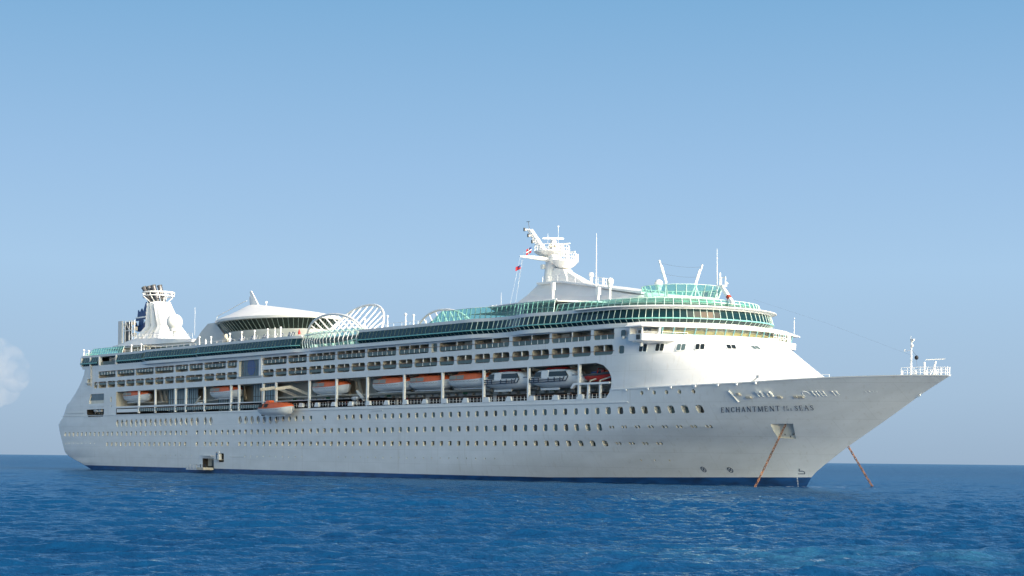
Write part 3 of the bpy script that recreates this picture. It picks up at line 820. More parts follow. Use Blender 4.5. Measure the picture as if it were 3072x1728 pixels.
# single side windows and the tall blue-glass bay
def pane(poly, y, m, name, parent=house, th=.05): return MB().prism(poly, y - th, y + .02).build(name, m, parent)
for x, z in ((237.75, 24.75), (237.4, 22.15)): pane(rrect(x, z, 1.12, 1.32, .3), -15.75, TEALG, 'side_window')
pane(rrect(183.0, 24.85, 1.85, 1.7, .3), -15.7, TEALG, 'side_door')
pane([(20.95, 17.45), (30.0, 17.45), (30.15, 17.7), (30.15, 19.65), (30.0, 19.9), (21.65, 19.9), (20.75, 18.0)], -15.8, BLUEG, 'stern_window')
for z, m in ((18.25, DARKG), (16.05, TEALG)):
    pane(oval(34.75, z, .86, 1.45), -15.85, m, 'oval_window'); MB().box(34.68, 34.82, -15.99, -15.91, z - .72, z + .72).build('window_bar', TRIM, house)
mb = MB(); mb.box(104.52, 113.88, -15.55, -15.49, 21.42, 25.48, 0)
for k in range(1, 9): mb.box(104.5 + 9.4 * k / 9 - .025, 104.5 + 9.4 * k / 9 + .025, -15.59, -15.55, 21.42, 25.48, 1)
mb.box(104.52, 113.88, -15.6, -15.55, 23.3, 23.36, 1)
atr = mb.build('atrium_window', [BLUEG, STEEL], house)
MB().prism(oval(109.3, 23.45, 3.7, 3.7, 28), -15.58, -15.552).build('blue_disc', mat('disc_blue', (0.03, 0.075, 0.22), 0.15), atr)
MB().loft([[(104.1, -16.1, 21.4), (114.6, -16.1, 21.4), (115.4, -16.1, 21.0), (103.9, -16.1, 21.0)], [(104.1, -16.4, 21.36), (114.6, -16.4, 21.36), (115.2, -16.2, 21.05), (103.9, -16.2, 21.05)]]).build('bay_sill', GREYW, house)
MB().box(114.2, 115.3, -16.35, -16.1, 21.4, 25.8).build('bay_pier', HULL, house)
# stern: boat-lowering station, standpipe and the small box windows past the corner
MB().tube([(22.0, -16.3, 21.1), (22.0, -16.3, 28.2)], .14, 8).build('standpipe', DAVIT, house)
mb = MB(); mb.box(19.6, 20.2, -15.4, -15.05, 22.6, 23.8); mb.box(20.7, 21.4, -15.6, -15.05, 22.5, 23.9); mb.build('stern_lamps', STEEL, house)
MB().box(18.6, 22.6, -16.5, -16.1, 21.95, 22.12).build('stern_ledge', GREYW, house)
mb = MB()
for sgn in (-1, 1):
    mb.hexa([(6.0, sgn * 15.2, 17.45), (6.0, sgn * 11, 17.45), (9.0, sgn * 11, 17.3), (9.0, sgn * 15.2, 17.3)],
            [(9.9, sgn * 15.2, 19.9), (9.9, sgn * 11, 19.9), (12, sgn * 11, 19.9), (12, sgn * 15.2, 19.9)])
mb.build('stern_bay_window', BANDG, house)

# ------------------------------------------------------------------ boat deck recess
PILL = [51, 60.5, 71.7, 77.3, 87.1, 100.3, 104.2, 115.5, 121.3, 135.7, 146.8, 158.8, 172.3, 185.5, 198.8, 212.3, 226.5]
for x in PILL: MB().box(x - .21, x + .21, -16.06, -15.6, 13.8, 20.2).build('pillar', TRIM, house)
for x in (229.0, 232.1): MB().box(x - .18, x + .18, -16.02, -15.65, 13.8, 16.75).build('short_pillar', TRIM, house)
WY = -10.45
GY = -12.4
for a, b in ((60.8, 76.9), (87.6, 99.8), (104.6, 115.2)):
    mb = MB(); mb.box(a, b, GY - .05, GY, 14, 20.0, 0); k = 0
    while a + k * 1.15 < b: mb.box(a + k * 1.15 - .05, a + k * 1.15 + .05, GY - .15, GY - .05, 14, 20.0, 1); k += 1
    mb.box(a, b, GY - .12, GY - .05, 17.0, 17.12, 1)
    mb.build('promenade_glazing', [PROMG, STEEL], house)
# davit platform (a thin bright edge under the boats), brackets, lamps, notices, doors along the inner wall
for a, b in ((38.2, 59.5), (77.8, 87.0), (115.8, 235)):
    MB().box(a, b, -13.2, -12.1, 16.45, 16.62).box(a, b, -13.3, -13.2, 16.40, 16.66).build('davit_platform', DAVIT, house)
for k, x in enumerate(lin(120, 232, 40)): 
    MB().box(x - .8, x + .8, WY - .35, WY - .02, 15.75, 16.2).build('deck_locker', GREYW, house)
for x, w, m in ((161.5, .9, TRIM), (165.2, .5, REDP), (184.2, .9, DARKG), (195, 1.0, TRIM), (206.5, 1.6, GREYW), (208.5, 1.0, DARKG), (217.0, .9, TRIM), (222.5, 1.3, WHITE), (230.6, .6, REDP), (134.5, .9, WHITE), (142, .5, REDP), (124.5, 1.0, DARKG), (172.5, 1.2, GREYW), (178.8, 1, BLUEG)):
    MB().box(x - w / 2, x + w / 2, WY - .12, WY - .02, 13.8 if w > .7 else 14.7, 15.6).build('promenade_door' if w > .7 else 'fire_box', m, house)
for x in (137.3, 140.2, 149.5, 152.0, 160.2, 191.8, 194.2): MB().prism(oval(x, 14.75, .95, 1.7), WY - .1, WY - .02).build('arched_window', DARKG, house)
for x in (122.6, 136.8, 160.6, 187.3, 214, 88): MB().box(x, x + 1.4, -12.4, -12.3, 15.9, 16.3).build('green_sign', DGREEN, house)
# bulwark, teak rail and stanchions along the recess
mb = MB(); mb.box(38.0, 51, -16.02, -15.86, 14.1, 14.95); mb.build('bulwark_panel', TRIM, house)
x = 118.0
while x < 232:
    MB().prism([(x, 14.15), (x + 1.9, 14.15), (x + 1.7, 15.0), (x + .7, 15.05)], -16.2, -15.8).build('bulwark_gate', TRIM, house)
    x += 6.75
for a, b in zip([51] + PILL[1:], PILL[1:] + [234.4]):
    r = MB(); r.box(a + .3, b - .3, -15.95, -15.87, 15.0, 15.08, 0)
    k = 1
    while a + .3 + k * 1.1 < b - .3: r.box(a + .3 + k * 1.1 - .03, a + .3 + k * 1.1 + .03, -15.94, -15.88, 14.2, 15.0, 1); k += 1
    r.box(a + .3, b - .3, -15.92, -15.89, 14.55, 14.59, 1)
    if a < 110: r.box(a + .3, b - .3, -15.93, -15.90, 14.25, 14.98, 2)
    r.build('promenade_rail', [WOOD, TRIM, RAILG], house)
# the white transfer platform under the rescue boat
mb = MB(); mb.box(225.6, 234.8, -16.15, -13.6, 16.62, 16.95); mb.prism([(224.4, 16.1), (224.8, 16.0), (225.6, 16.6), (225.6, 16.95), (225.1, 16.85)], -16.15, -15.6)
mb.build('rescue_platform', TRIM, house)
mb = MB()
for x in (228.6, 231.2): mb.bar((x, -15.2, 16.9), (x, -15.2, 17.3), .22); mb.bar((x, -15.2, 17.3), (x + 2.2, -13.8, 18.1), .22)
mb.build('rescue_cradle', DAVIT, house)
# davits: pairs of cranked arms standing on the platform
def davit(x, out=0.0):
    mb = MB(); y0 = -11.2
    mb.bar((x, y0, 16.5), (x, y0 - .6, 19.6), .42, .5); mb.bar((x, y0 - .6, 19.6), (x, y0 - 2.6 - out, 19.9), .4, .5)
    mb.bar((x + .5, y0, 16.5), (x + .1, y0 - .5, 19.3), .22)
    return mb.build('davit', DAVIT, house)
for x in (40.4, 47.6, 54.5, 57, 86.0, 98.6, 134.2, 144.5, 147.7, 149, 157.5, 167.5, 171, 181, 184.2, 194.4, 197.2, 207.5, 210.6, 221.5): davit(x)
# the two arms swung out over the lowered boat
for x in (119.9, 126.2):
    mb = MB(); mb.bar((x + 4.4, -11.5, 16.5), (x + 1.0, -15.6, 18.6), .45, .6); mb.bar((x + 1.0, -15.6, 18.6), (x - .4, -18.3, 18.15), .45, .65); mb.ball((x - .5, -18.5, 18.1), .36, 8)
    mb.tube([(x - .5, -18.5, 18.0), (x - .3, -18.5, 15.2)], .035, 5)
    mb.build("davit", DAVIT, house)
# ------------------------------------------------------------------ glazed band of the ninth deck
WL = [(15.8, 16.1), (53.5, 16.1), (55.5, 16.6), (57.5, 17.2), (60, 17.35), (66, 17.3), (74, 17.0), (82.5, 16.7), (84.5, 16.7), (86.5, 17.2), (100, 17.2), (131, 17.2), (133.2, 16.4),
      (136.5, 16.3), (139.5, 17.1), (143, 17.5), (152, 17.5), (157, 17.15), (160, 17.05), (190, 17.1), (196, 17.2), (198, 16.9), (202, 16.1), (206.5, 16.1), (209, 16.5),
      (211.5, 17.2), (214, 17.4), (217, 17.2), (222, 16.3), (232, 16.3)]
def band_path(xf=248.3, x0=232, hw=16.3, step=1.35, p=2.2):
    """closed plan outline of the band: points and outward normals"""
    pts = [(14.8, 0.0), (14.9, -8.0), (15.2, -14.9)]
    n = int((x0 - 15.8) / step); 
    for k in range(n + 1): x = 15.8 + (x0 - 15.8) * k / n; pts.append((x, -lerp(x, WL)))
    q = nose(x0, xf, hw, p, 44)[1:]; 
    fine = []
    acc = 0; last = (x0, hw)
    for a in q:
        acc += math.hypot(a[0] - last[0], a[1] - last[1]); last = a
        if acc > step * .8 or a is q[-1]: fine.append(a); acc = 0
    pts += [(x, -y) for x, y in fine]
    star = pts[1:-1]
    pts = pts + [(x, -y) for x, y in reversed(star)]
    N = len(pts); nr = []
    for i in range(N):
        (ax, ay), (bx, by) = pts[i - 1], pts[(i + 1) % N]; d = math.hypot(bx - ax, by - ay); nr.append(((by - ay) / d, -(bx - ax) / d))
    return pts, nr
BP, BN = band_path()
def sweep(mb, prof, P=BP, N=BN, rng_=None, mi=0, closed_prof=True):
    idx = range(len(P)) if rng_ is None else [i for i in range(len(P)) if rng_(P[i])]
    rows = [[(P[i][0] + N[i][0] * o, P[i][1] + N[i][1] * o, z) for o, z in prof] for i in idx]
    if rng_ is None: return mb.loft(rows, mi, wrap=True, closed=closed_prof)
    return mb.loft(rows, mi, cap=closed_prof, closed=closed_prof)
def section(P): return not (134.0 < P[0] < 157.2 and abs(P[1]) > 10)
mb = MB(); sweep(mb, [(-1.4, 25.86), (0, 25.86), (0.06, 26.55), (-1.4, 26.55)]); mb.build('deck_edge', WHITE, house, smooth=30)
def runs(pred):
    out, cur = [], []
    for i, p in enumerate(BP):
        if pred(p): cur.append(i)
        else:
            if len(cur) > 1: out.append(cur)
            cur = []
    if len(cur) > 1: out.append(cur)
    return out
def part_sweep(prof, idx, name, m, closed=True, smooth=30, P=None, N=None):
    P, N = P or BP, N or BN
    mb = MB(); rows = [[(P[i][0] + N[i][0] * o, P[i][1] + N[i][1] * o, z) for o, z in prof] for i in idx]
    mb.loft(rows, 0, cap=closed, closed=closed)
    return mb.build(name, m, house, smooth=smooth)
GLZ = [(0, 26.55), (.58, 27.22), (.10, 28.78)]
def bays(pred): return [r for r in runs(pred)]
AFT_OPEN = lambda p: 27.6 < p[0] < 38.2 and p[1] < 0
for r in bays(lambda p: section(p) and not AFT_OPEN(p)):
    mb = MB()
    def sw(prof, mi): mb.loft([[(BP[i][0] + BN[i][0] * o, BP[i][1] + BN[i][1] * o, z) for o, z in prof] for i in r], mi)
    sw([(0, 26.55), (.58, 27.22), (.10, 28.78), (-.1, 28.78), (.36, 27.22), (-.22, 26.55)], 0)
    sw([(.52, 27.14), (.70, 27.14), (.70, 27.32), (.52, 27.32)], 1)
    for i in r:
        P, N = BP[i], BN[i]
        q = [(P[0] + N[0] * o, P[1] + N[1] * o, z) for o, z in ((.03, 26.55), (.64, 27.22), (.14, 28.78))]
        k_ = 2 if P[0] < 196 else 3; mb.bar(q[0], q[1], .055 if k_ == 2 else .06, mi=k_); mb.bar(q[1], q[2], .06 if k_ == 2 else .07, mi=k_)
    mb.build('deck_glazing', [BANDG, TEALF, DARKF, PALEF], house)
for r in bays(section):
    part_sweep([(-.5, 28.78), (.16, 28.78), (.28, 29.34), (-.35, 29.34)], r, 'parapet', WHITE, smooth=30)
# the paler panelled ends: white posts and a dark recessed verandah aft
for x in (15.9, 21.7, 27.4, 38.0): MB().box(x - .22, x + .22, -16.55, -15.6, 26.5, 28.85).build('verandah_post', HULL, house)
MB().box(27.6, 38.0, -15.95, -15.9, 26.55, 27.5).build('verandah_screen', GREENG, house)
mb = MB()
for k in range(7): mb.box(29.4 + k * 1.2, 29.7 + k * 1.2, -14.4, -14.1, 26.6, 28.7)
mb.build('verandah_columns', TRIM, house)
# decks: ninth deck floor block (dark inside), tenth deck floor
inner = [(p[0] - n[0] * 3.2, p[1] - n[1] * 3.2) for p, n in zip(BP, BN)]
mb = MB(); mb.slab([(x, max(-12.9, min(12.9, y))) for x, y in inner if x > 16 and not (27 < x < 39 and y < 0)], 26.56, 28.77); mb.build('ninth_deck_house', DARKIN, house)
flo = [(p[0] - n[0] * .45, p[1] - n[1] * .45) for p, n in zip(BP, BN)]
mb = MB(); mb.slab([(x, y) if section((x, y)) else (x, max(-11.5, min(11.5, y))) for x, y in flo], 28.80, 28.98); mb.build('tenth_deck', DECKM, house)
mb = MB(); mb.slab([(p[0] - n[0] * 1.3, p[1] - n[1] * 1.3) for p, n in zip(BP, BN)], 26.40, 26.54); mb.build('ninth_deck', DECKM, house)
# overhanging white eyebrow round the front, above the band
fr = [i for i, p in enumerate(BP) if p[0] > 226]
part_sweep([(-1.0, 28.98), (.35, 28.98), (1.15, 29.12), (1.15, 29.22), (.3, 29.42), (-1.0, 29.42)], fr, 'front_eyebrow', WHITE)

# ------------------------------------------------------------------ bridge
BR = [(250.0, 0), (249.7, 4.2), (248.9, 7.6), (247.6, 11.0), (246.1, 14.6), (244.5, 17.6)]
def br_plan(o, aft=241.2):
    s = [(x + o, -y - (o if y > 17 else 0)) for x, y in BR]; s = list(reversed(s))
    full = s + [(x, -y) for x, y in reversed(s[:-1])]
    return [(aft, -17.6 - o)] + full + [(aft, 17.6 + o)]
mb = MB(); mb.loft([[(x, y, z) for x, y in br_plan(o, a)] for o, z, a in ((-1.0, 23.0, 242.2), (.0, 23.35, 241.2), (.05, 24.42, 241.2))]); bridge = mb.build('bridge', WHITE, ship, smooth=25)
mb = MB(); mb.loft([[(x, y, z) for x, y in br_plan(o, a)] for o, z, a in ((.40, 25.54, 241.6), (.52, 25.56, 240.8), (.50, 25.70, 240.8), (-.1, 26.05, 240.8), (-.9, 26.42, 239.8))]); mb.build('bridge_roof', WHITE, bridge, smooth=25)
# glazing leans out towards the top; cream blinds behind it; blue-green posts
def br_pt(y, o):
    x = lerp(abs(y), [(b, a) for a, b in BR]); return x + o
mb, bl, ps = MB(), MB(), MB()
ys = [-14.8 + 29.6 * k / 17 for k in range(18)]
mb.strip([[(br_pt(y, .02), y, 24.40) for y in ys], [(br_pt(y, .40), y, 25.52) for y in ys]])
mb.build('bridge_glass', GREENG if False else glass_mat('bridge_pane', (.80, .86, .78), .92), bridge)
bl.strip([[(br_pt(y, -.25), y, 24.40) for y in ys], [(br_pt(y, -.35), y, 25.05) for y in ys]]); bl.strip([[(br_pt(y, -2.4), y, 24.43) for y in ys], [(br_pt(y, -2.4), y, 25.36) for y in ys]], 1)
bl.build('bridge_console', [BLIND, INNER], bridge)
for y in ys: MB().bar((br_pt(y, .05), y, 24.40), (br_pt(y, .44), y, 25.54), .16, .14).build('bridge_post', BRIDGEF, bridge)
ps.bar((br_pt(-14.8, .06), -14.8, 24.44), (br_pt(-8, .06), -8, 24.44), .08)
ps.build('window_sill', BRIDGEF, bridge)
# starboard wing: open end with rail, lamps on its aft side, dark screen
MB().box(241.3, 241.5, -17.4, -16.1, 24.4, 25.4).build('wing_screen', TRIM, bridge)
for p, w, h in (((244.4, -17.5), .22, .22), ((245.7, -15.0), .5, .3), ((241.4, -17.5), .2, .2)): MB().bar((p[0], p[1], 24.4), (p[0] + (.3 if w > .4 else 0), p[1], 25.52), w, h).build('wing_post', TRIM, bridge)
mb = MB(); mb.box(242.2, 244.2, -16.4, -16.0, 24.45, 25.1, 0); mb.bar((244.5, -17.4, 24.78), (245.7, -15.2, 24.78), .05, mi=1); mb.bar((244.5, -17.4, 24.62), (245.7, -15.2, 24.62), .05, mi=1)
mb.build('wing_console', [STEEL, TRIM], bridge)
mb = MB(); mb.bar((246.3, -14.9, 24.72), (247.9, -10.8, 24.72), .07); mb.bar((246.3, -14.8, 24.42), (246.3, -14.8, 24.72), .06); mb.bar((247.1, -12.8, 24.42), (247.1, -12.8, 24.72), .06); mb.bar((247.9, -10.8, 24.42), (247.9, -10.8, 24.72), .06)
mb.build('window_rail', TRIM, bridge)
MB().box(243.2, 244.1, -17.72, -17.62, 23.5, 24.3).build('wing_window', DARKG, bridge)
mb = MB(); mb.bar((241.3, -17.0, 24.35), (239.8, -17.2, 24.2), .14); mb.ball((239.5, -17.3, 24.0), .3, 8); mb.bar((241.3, -16.8, 24.6), (240, -16.9, 24.6), .12); mb.ball((243.2, -16.6, 22.7), .34, 8); mb.bar((243.2, -16.6, 22.9), (243.6, -16.4, 23.2), .15)
mb.build('searchlight', GREYW, bridge, smooth=40)
# railings on the ledge under the bridge front and at its port end
def railing(pts, h, name, m, parent, gap=1.2, r=.04, mids=1):
    mb = MB()
    for k in range(mids + 1): mb.tube([(x, y, z + h * (k + 1) / (mids + 1)) for x, y, z in pts], r, 5)
    for (a, b) in zip(pts, pts[1:]):
        a, b = Vector(a), Vector(b); n = max(1, round((b - a).length / gap))
        for k in range(n): q = a + (b - a) * k / n; mb.tube([q, q + Vector((0, 0, h))], r, 5)
    q = Vector(pts[-1]); mb.tube([q, q + Vector((0, 0, h))], r, 5)
    return mb.build(name, m, parent)
railing([(250.2, 6.5, 24.3), (248.8, 11.2, 24.3), (246.8, 14.0, 24.3)], 1.1, 'ledge_rail', TRIM, bridge, .8)
railing([(251.8, 3.5, 23.2), (251.3, 8.6, 23.2)], 1.2, 'ledge_rail', TRIM, bridge, .8)
MB().slab([(249, -9), (252.5, -7.6), (254.6, -3.5), (255.2, 0), (254.6, 3.5), (252.5, 7.6), (249, 9)], 22.72, 22.84).build('front_ledge', WHITE, house)

# ------------------------------------------------------------------ tenth deck wind screens, green glass with pale posts
def screen(pts, z0, z1, lean, name, gap=1.35, pm=PALEF, gm=GREENG, cap=True):
    """pts: (x, y) line; glass leans inboard by lean at the top"""
    L = [0]; 
    for a, b in zip(pts, pts[1:]): L.append(L[-1] + math.hypot(b[0] - a[0], b[1] - a[1]))
    n = max(2, round(L[-1] / gap)); P = []
    for k in range(n + 1):
        s = L[-1] * k / n; i = max(j for j in range(len(L)) if L[j] <= s + 1e-6); i = min(i, len(pts) - 2)
        t = (s - L[i]) / max(1e-6, L[i + 1] - L[i]); P.append((pts[i][0] + (pts[i + 1][0] - pts[i][0]) * t, pts[i][1] + (pts[i + 1][1] - pts[i][1]) * t))
    N = []
    for i in range(len(P)):
        a, b = P[max(0, i - 1)], P[min(len(P) - 1, i + 1)]; d = math.hypot(b[0] - a[0], b[1] - a[1]); N.append(((b[1] - a[1]) / d, -(b[0] - a[0]) / d))
    zt = z1 if callable(z1) else (lambda x: z1)
    g = MB(); g.strip([[(p[0], p[1], z0) for p in P], [(p[0] - n[0] * lean, p[1] - n[1] * lean, zt(p[0])) for p, n in zip(P, N)]])
    go = g.build(name, gm, house)
    f = MB()
    for p, n in zip(P, N): f.bar((p[0] - n[0] * .06, p[1] - n[1] * .06, z0), (p[0] - n[0] * (lean + .06), p[1] - n[1] * (lean + .06), zt(p[0])), .11, .16)
    f.tube([(p[0] - n[0] * lean, p[1] - n[1] * lean, zt(p[0])) for p, n in zip(P, N)], .05, 5)
    f.tube([(p[0] - n[0] * (lean * .4 + .03), p[1] - n[1] * (lean * .4 + .03), z0 + (zt(p[0]) - z0) * .4) for p, n in zip(P, N)], .035, 5)
    f.build('screen_frame', pm, go)
    return go
side = lambda a, b, o=.25: [(x, -lerp(x, WL) + o) for x in lin(a, b, 24)]
screen(side(181.8, 219.8), 29.34, lambda x: min(31.45, 29.36 + max(0, (x - 181.8)) * .52), .35, 'wind_screen')
q = nose(232, 246.2, 15.6, 2.2, 30)
lowq = [(219.8, -15.95), (226, -15.8)] + [(x, -y) for x, y in q]
screen(lowq, 29.4, lambda x: 30.75, .5, 'front_screen', 1.5)
screen([(x, y) for x, y in reversed(q)], 29.4, 30.75, .5, 'front_screen', 1.5)
screen([(17.2, -13.2), (17.4, -15.2), (18.5, -15.8), (40.2, -15.8)], 29.34, lambda x: 29.5 + 1.65 * ss((x - 16.5) / 5), .6, 'stern_screen', 1.55)
screen([(16.0, -4), (16.1, -14.5), (16.6, -15.6)], 29.3, 30.1, .2, 'stern_screen', 1.5)
# raised oval lookout forward
ov = [(234.5 + 6.3 * math.cos(R(a)), 6.3 * math.sin(R(a))) for a in range(-180, 181, 12)]
screen(ov, 31.7, 33.6, -.7, 'lookout_screen', 1.6)
MB().slab([(234.5 + 6.2 * math.cos(R(a)), 6.2 * math.sin(R(a))) for a in range(0, 360, 15)], 31.45, 31.65).build('lookout_deck', PALEF, house)
mb = MB(); mb.slab([(x * .985 + 3.4, y * .90) for x, y in [(219, -14), (230, -15)] + [(x, -y) for x, y in q[4:]] + [(x, y) for x, y in reversed(q[4:-1])] + [(230, 15), (219, 14)]], 30.15, 30.32)
mb.build('solarium_deck', PALEF, house)
mb = MB(); mb.slab([(232 + 4.6 * math.cos(R(a)), 5.2 * math.sin(R(a))) for a in range(0, 360, 20)], 29.0, 31.45); mb.build('lookout_base', WHITE, house)

# ------------------------------------------------------------------ mast house and solarium roof
MH = [(193.4, 31.45), (196.0, 34.6), (198.6, 36.7), (206, 36.55), (213, 35.55), (222, 34.0), (231, 32.55), (231.4, 31.9), (226, 31.5)]
mb = MB(); mb.loft([[(x, -7.2 if z < 32 else -5.2 + (z - 32) * .42, z) for x, z in MH], [(x, 7.2 if z < 32 else 5.2 - (z - 32) * .42, z) for x, z in MH]])
mhouse = mb.build('mast_house', WHITE, ship)
mb = MB()
for sgn in (-1, 1): mb.loft([[(x, sgn * (yy + o), z) for (x, z, yy) in ((199, 36.62, 3.2), (206, 36.5, 3.5), (214, 35.4, 4.2), (223, 33.9, 5.0), (231.4, 32.6, 5.4))] for o in (0, 1.1)] , cap=False, closed=False)
mb2 = MB()
for sgn in (-1, 1):
    a = [(199, 36.75, 4.2), (206, 36.62, 4.5), (214, 35.52, 5.3), (223, 34.02, 6.2), (231.4, 32.72, 6.5)]
    mb2.loft([[(x, 0, z), (x, sgn * y, z), (x, sgn * y, z - .35), (x, 0, z - .35)] for x, z, y in a])
mb2.build('house_roof', WHITE, mhouse)
# sun-facing flank forward and the louvres
mb = MB(); mb.loft([[(220.8, -6.6, 32.5), (231.6, -5.7, 32.62), (232.2, -5.6, 31.9), (229.0, -6.6, 30.7), (223.0, -7.0, 30.9)], [(220.8, -3, 32.5), (231.6, -3, 32.62), (232.2, -3, 31.9), (229.0, -3, 30.7), (223.0, -3, 30.9)]])
mb.build('house_wing', WHITE, mhouse)
def louvre(x, z, w, h, yb):
    mb = MB(); mb.hexa([(x, yb - .05, z), (x + w, yb - .05, z), (x + w + h * .5, yb + .55, z + h), (x + h * .5, yb + .55, z + h)], [(x, yb + .3, z), (x + w, yb + .3, z), (x + w + h * .5, yb + .9, z + h), (x + h * .5, yb + .9, z + h)], 0)
    for k in range(5):
        t = (k + .5) / 5; mb.bar((x + h * .5 * t, yb - .1 + .6 * t, z + h * t), (x + w + h * .5 * t, yb - .1 + .6 * t, z + h * t), .07, .1, 1)
    mb.build('louvre', [STEEL, GREYW], mhouse)
for x, z, w in ((203.0, 32.4, 3.0), (214.6, 33.0, 2.2), (219.6, 32.6, 2.0), (221.8, 32.5, 1.6)): louvre(x, z, w, 1.2, -5.2)
MB().tube([(199, -15.2, 31.5), (206, -15.8, 31.55), (212, -16.1, 31.6), (219.6, -15.6, 31.6)], .16, 6).build('screen_coping', TRIM, house)
mb = MB(); mb.slab([(193, -9), (199, -14.9), (212, -15.6), (219.4, -15.2), (223, -9), (223, 9), (219.4, 15.2), (212, 15.6), (199, 14.9), (193, 9)], 31.3, 31.5); mb.build('solarium_roof', WHITE, house)
MB().box(205.5, 219, -12.9, -12.6, 29.0, 31.3).build('solarium_wall', BANDG, house)
mb = MB()
for k in range(9): mb.box(198.5 + k * 1.25, 199.3 + k * 1.25, -14.6, -13.8, 31.5, 31.85)
mb.build('roof_vents', TRIM, house)
for x, z1 in ((209.4, 35.2), (222.2, 33.5)): MB().tube([(x, -8.4, 31.4), (x, -8.4, z1 - .8)], .22, 8).box(x - .35, x + .35, -8.7, -8.1, z1 - .8, z1 + .5).build('floodlight_post', TRIM, mhouse)
railing([(200.6, -4.0, 36.7), (203, -4.4, 36.7), (208.5, -4.6, 36.4), (211, -4.6, 35.9)], 1.1, 'mast_deck_rail', TRIM, mhouse, 2.4, .05)
railing([(214.5, -4.0, 35.6), (217.5, -3.6, 35.0), (213.0, 1.6, 35.6), (209, 2.4, 36.2)], 1.3, 'mast_deck_rail', TRIM, mhouse, 2.0, .04)
MB().ball((213.0, -2.5, 37.3), .5, 8).box(212.8, 213.2, -2.7, -2.3, 35.8, 36.9).build('small_dome', TRIM, mhouse, smooth=40)

# ------------------------------------------------------------------ radar mast
mast = MB()
mast.lathe([(1.9, 36.2), (1.65, 38.5), (1.45, 40.4), (1.4, 41.2), (1.7, 42.0)], (198.6, 0, 0), 20)
mast = mast.build('radar_mast', WHITE, ship, smooth=35)
mb = MB(); mb.loft([[(200.6, -1.2, 39.6), (200.6, 1.2, 39.6), (198, 1.4, 36.3), (198, -1.4, 36.3)], [(203.0, -1.0, 39.2), (203.0, 1.0, 39.2), (205, 1.4, 36.4), (205, -1.4, 36.4)], [(203.6, -.7, 38.8), (203.6, .7, 38.8), (209.3, 1.2, 36.2), (209.3, -1.2, 36.2)]])
mb.build('mast_leg', WHITE, mast)
MB().lathe([(1.7, 41.85), (2.8, 42.4), (3.35, 42.8), (3.35, 42.95), (.2, 42.95)], (198.2, 0, 0), 24).build('upper_platform', WHITE, mast, smooth=30)
MB().lathe([(.9, 39.4), (1.8, 39.9), (2.5, 40.7), (2.5, 40.9), (.2, 40.9)], (202.2, 0, 0), 20).build('lower_platform', WHITE, mast, smooth=30)
ring = lambda cx, cy, r, z, a0=0, a1=360, n=20: [(cx + r * math.cos(R(a0 + (a1 - a0) * k / n)), cy + r * math.sin(R(a0 + (a1 - a0) * k / n)), z) for k in range(n + 1)]
railing(ring(198.2, 0, 3.3, 42.95, -160, 160), 1.1, 'platform_rail', TRIM, mast, 1.7, .05)
railing(ring(202.2, 0, 2.45, 40.9, -110, 110), 1.15, 'platform_rail', TRIM, mast, 1.7, .05)
MB().tube([(198.9, -.6, 41.3), (198.4, -4.5, 41.45), (198.0, -7.4, 41.5)], [.5, .36, .12], 10).build('yard', WHITE, mast, smooth=40)
MB().tube([(198.9, .6, 41.3), (198.9, 3.0, 41.4), (198.9, 5.0, 41.5)], [.45, .3, .1], 10).build('yard', WHITE, mast, smooth=40)
MB().ball((200.9, -1.7, 41.25), 1.05, 12, sz=.9).build('equipment_dome', WHITE, mast, smooth=40)
# lattice topmast leaning aft
a0, a1 = Vector((196.1, -.2, 43.0)), Vector((191.4, -.2, 47.8)); mb = MB(); sx, sy = Vector((.55, 0, 0)), Vector((0, .45, 0))
cr = [(1, 1), (1, -1), (-1, -1), (-1, 1)]
for s1, s2 in cr: mb.bar(a0 + sx * s1 + sy * s2, a1 + sx * s1 * .7 + sy * s2 * .7, .14)
for k in range(9):
    t0, t1 = k / 9, (k + 1) / 9; p0, p1 = a0.lerp(a1, t0), a0.lerp(a1, t1); w0, w1 = 1 - .3 * t0, 1 - .3 * t1
    for (s1, s2), (u1, u2) in zip(cr, cr[1:] + cr[:1]):
        mb.bar(p0 + sx * s1 * w0 + sy * s2 * w0, p1 + sx * u1 * w1 + sy * u2 * w1, .09); mb.bar(p0 + sx * s1 * w0 + sy * s2 * w0, p0 + sx * u1 * w0 + sy * u2 * w0, .09)
mb.build('topmast', TRIM, mast)
for t in (.45, .72, .98):
    p = a0.lerp(a1, t); MB().bar(p, p + Vector((-.6, -.7, 0)), .2, .3).box(p.x - .8, p.x - .5, p.y - .95, p.y - .65, p.z - .3, p.z + .35, 1).build('mast_lamp', [TRIM, STEEL], mast)
mb = MB(); mb.tube([a1, a1 + Vector((-.2, -.2, 1.5))], .05, 5); mb.bar(a1 + Vector((-.6, -.3, 1.45)), a1 + Vector((.2, -.1, 1.45)), .08); mb.build('wind_vane', STEEL, mast)
# radars: pedestal and turning bar
def radar(c, h, L, ang, w=.3, ped=.5):
    p = MB(); p.loft([[(c[0] + sx_ * ped, c[1] + sy_ * ped, c[2]) for sx_, sy_ in cr], [(c[0] + sx_ * ped * .5, c[1] + sy_ * ped * .5, c[2] + h) for sx_, sy_ in cr]])
    p.box(c[0] - .35, c[0] + .35, c[1] - .35, c[1] + .35, c[2] + h, c[2] + h + .3)
    o = p.build('radar_pedestal', TRIM, mast)
    d = Vector((math.cos(ang), math.sin(ang), 0)) * L / 2; m = Vector((c[0], c[1], c[2] + h + .42))
    MB().bar(m - d, m + d, .28, w).build('radar_scanner', TRIM, o); return o
radar((199.3, -.6, 42.95), 1.9, 4.0, R(55), .32, .75)
radar((200.6, .4, 42.95), .85, 3.6, R(20), .22, .4)
radar((203.6, -.6, 40.9), 1.0, 3.4, R(20), .22, .35)
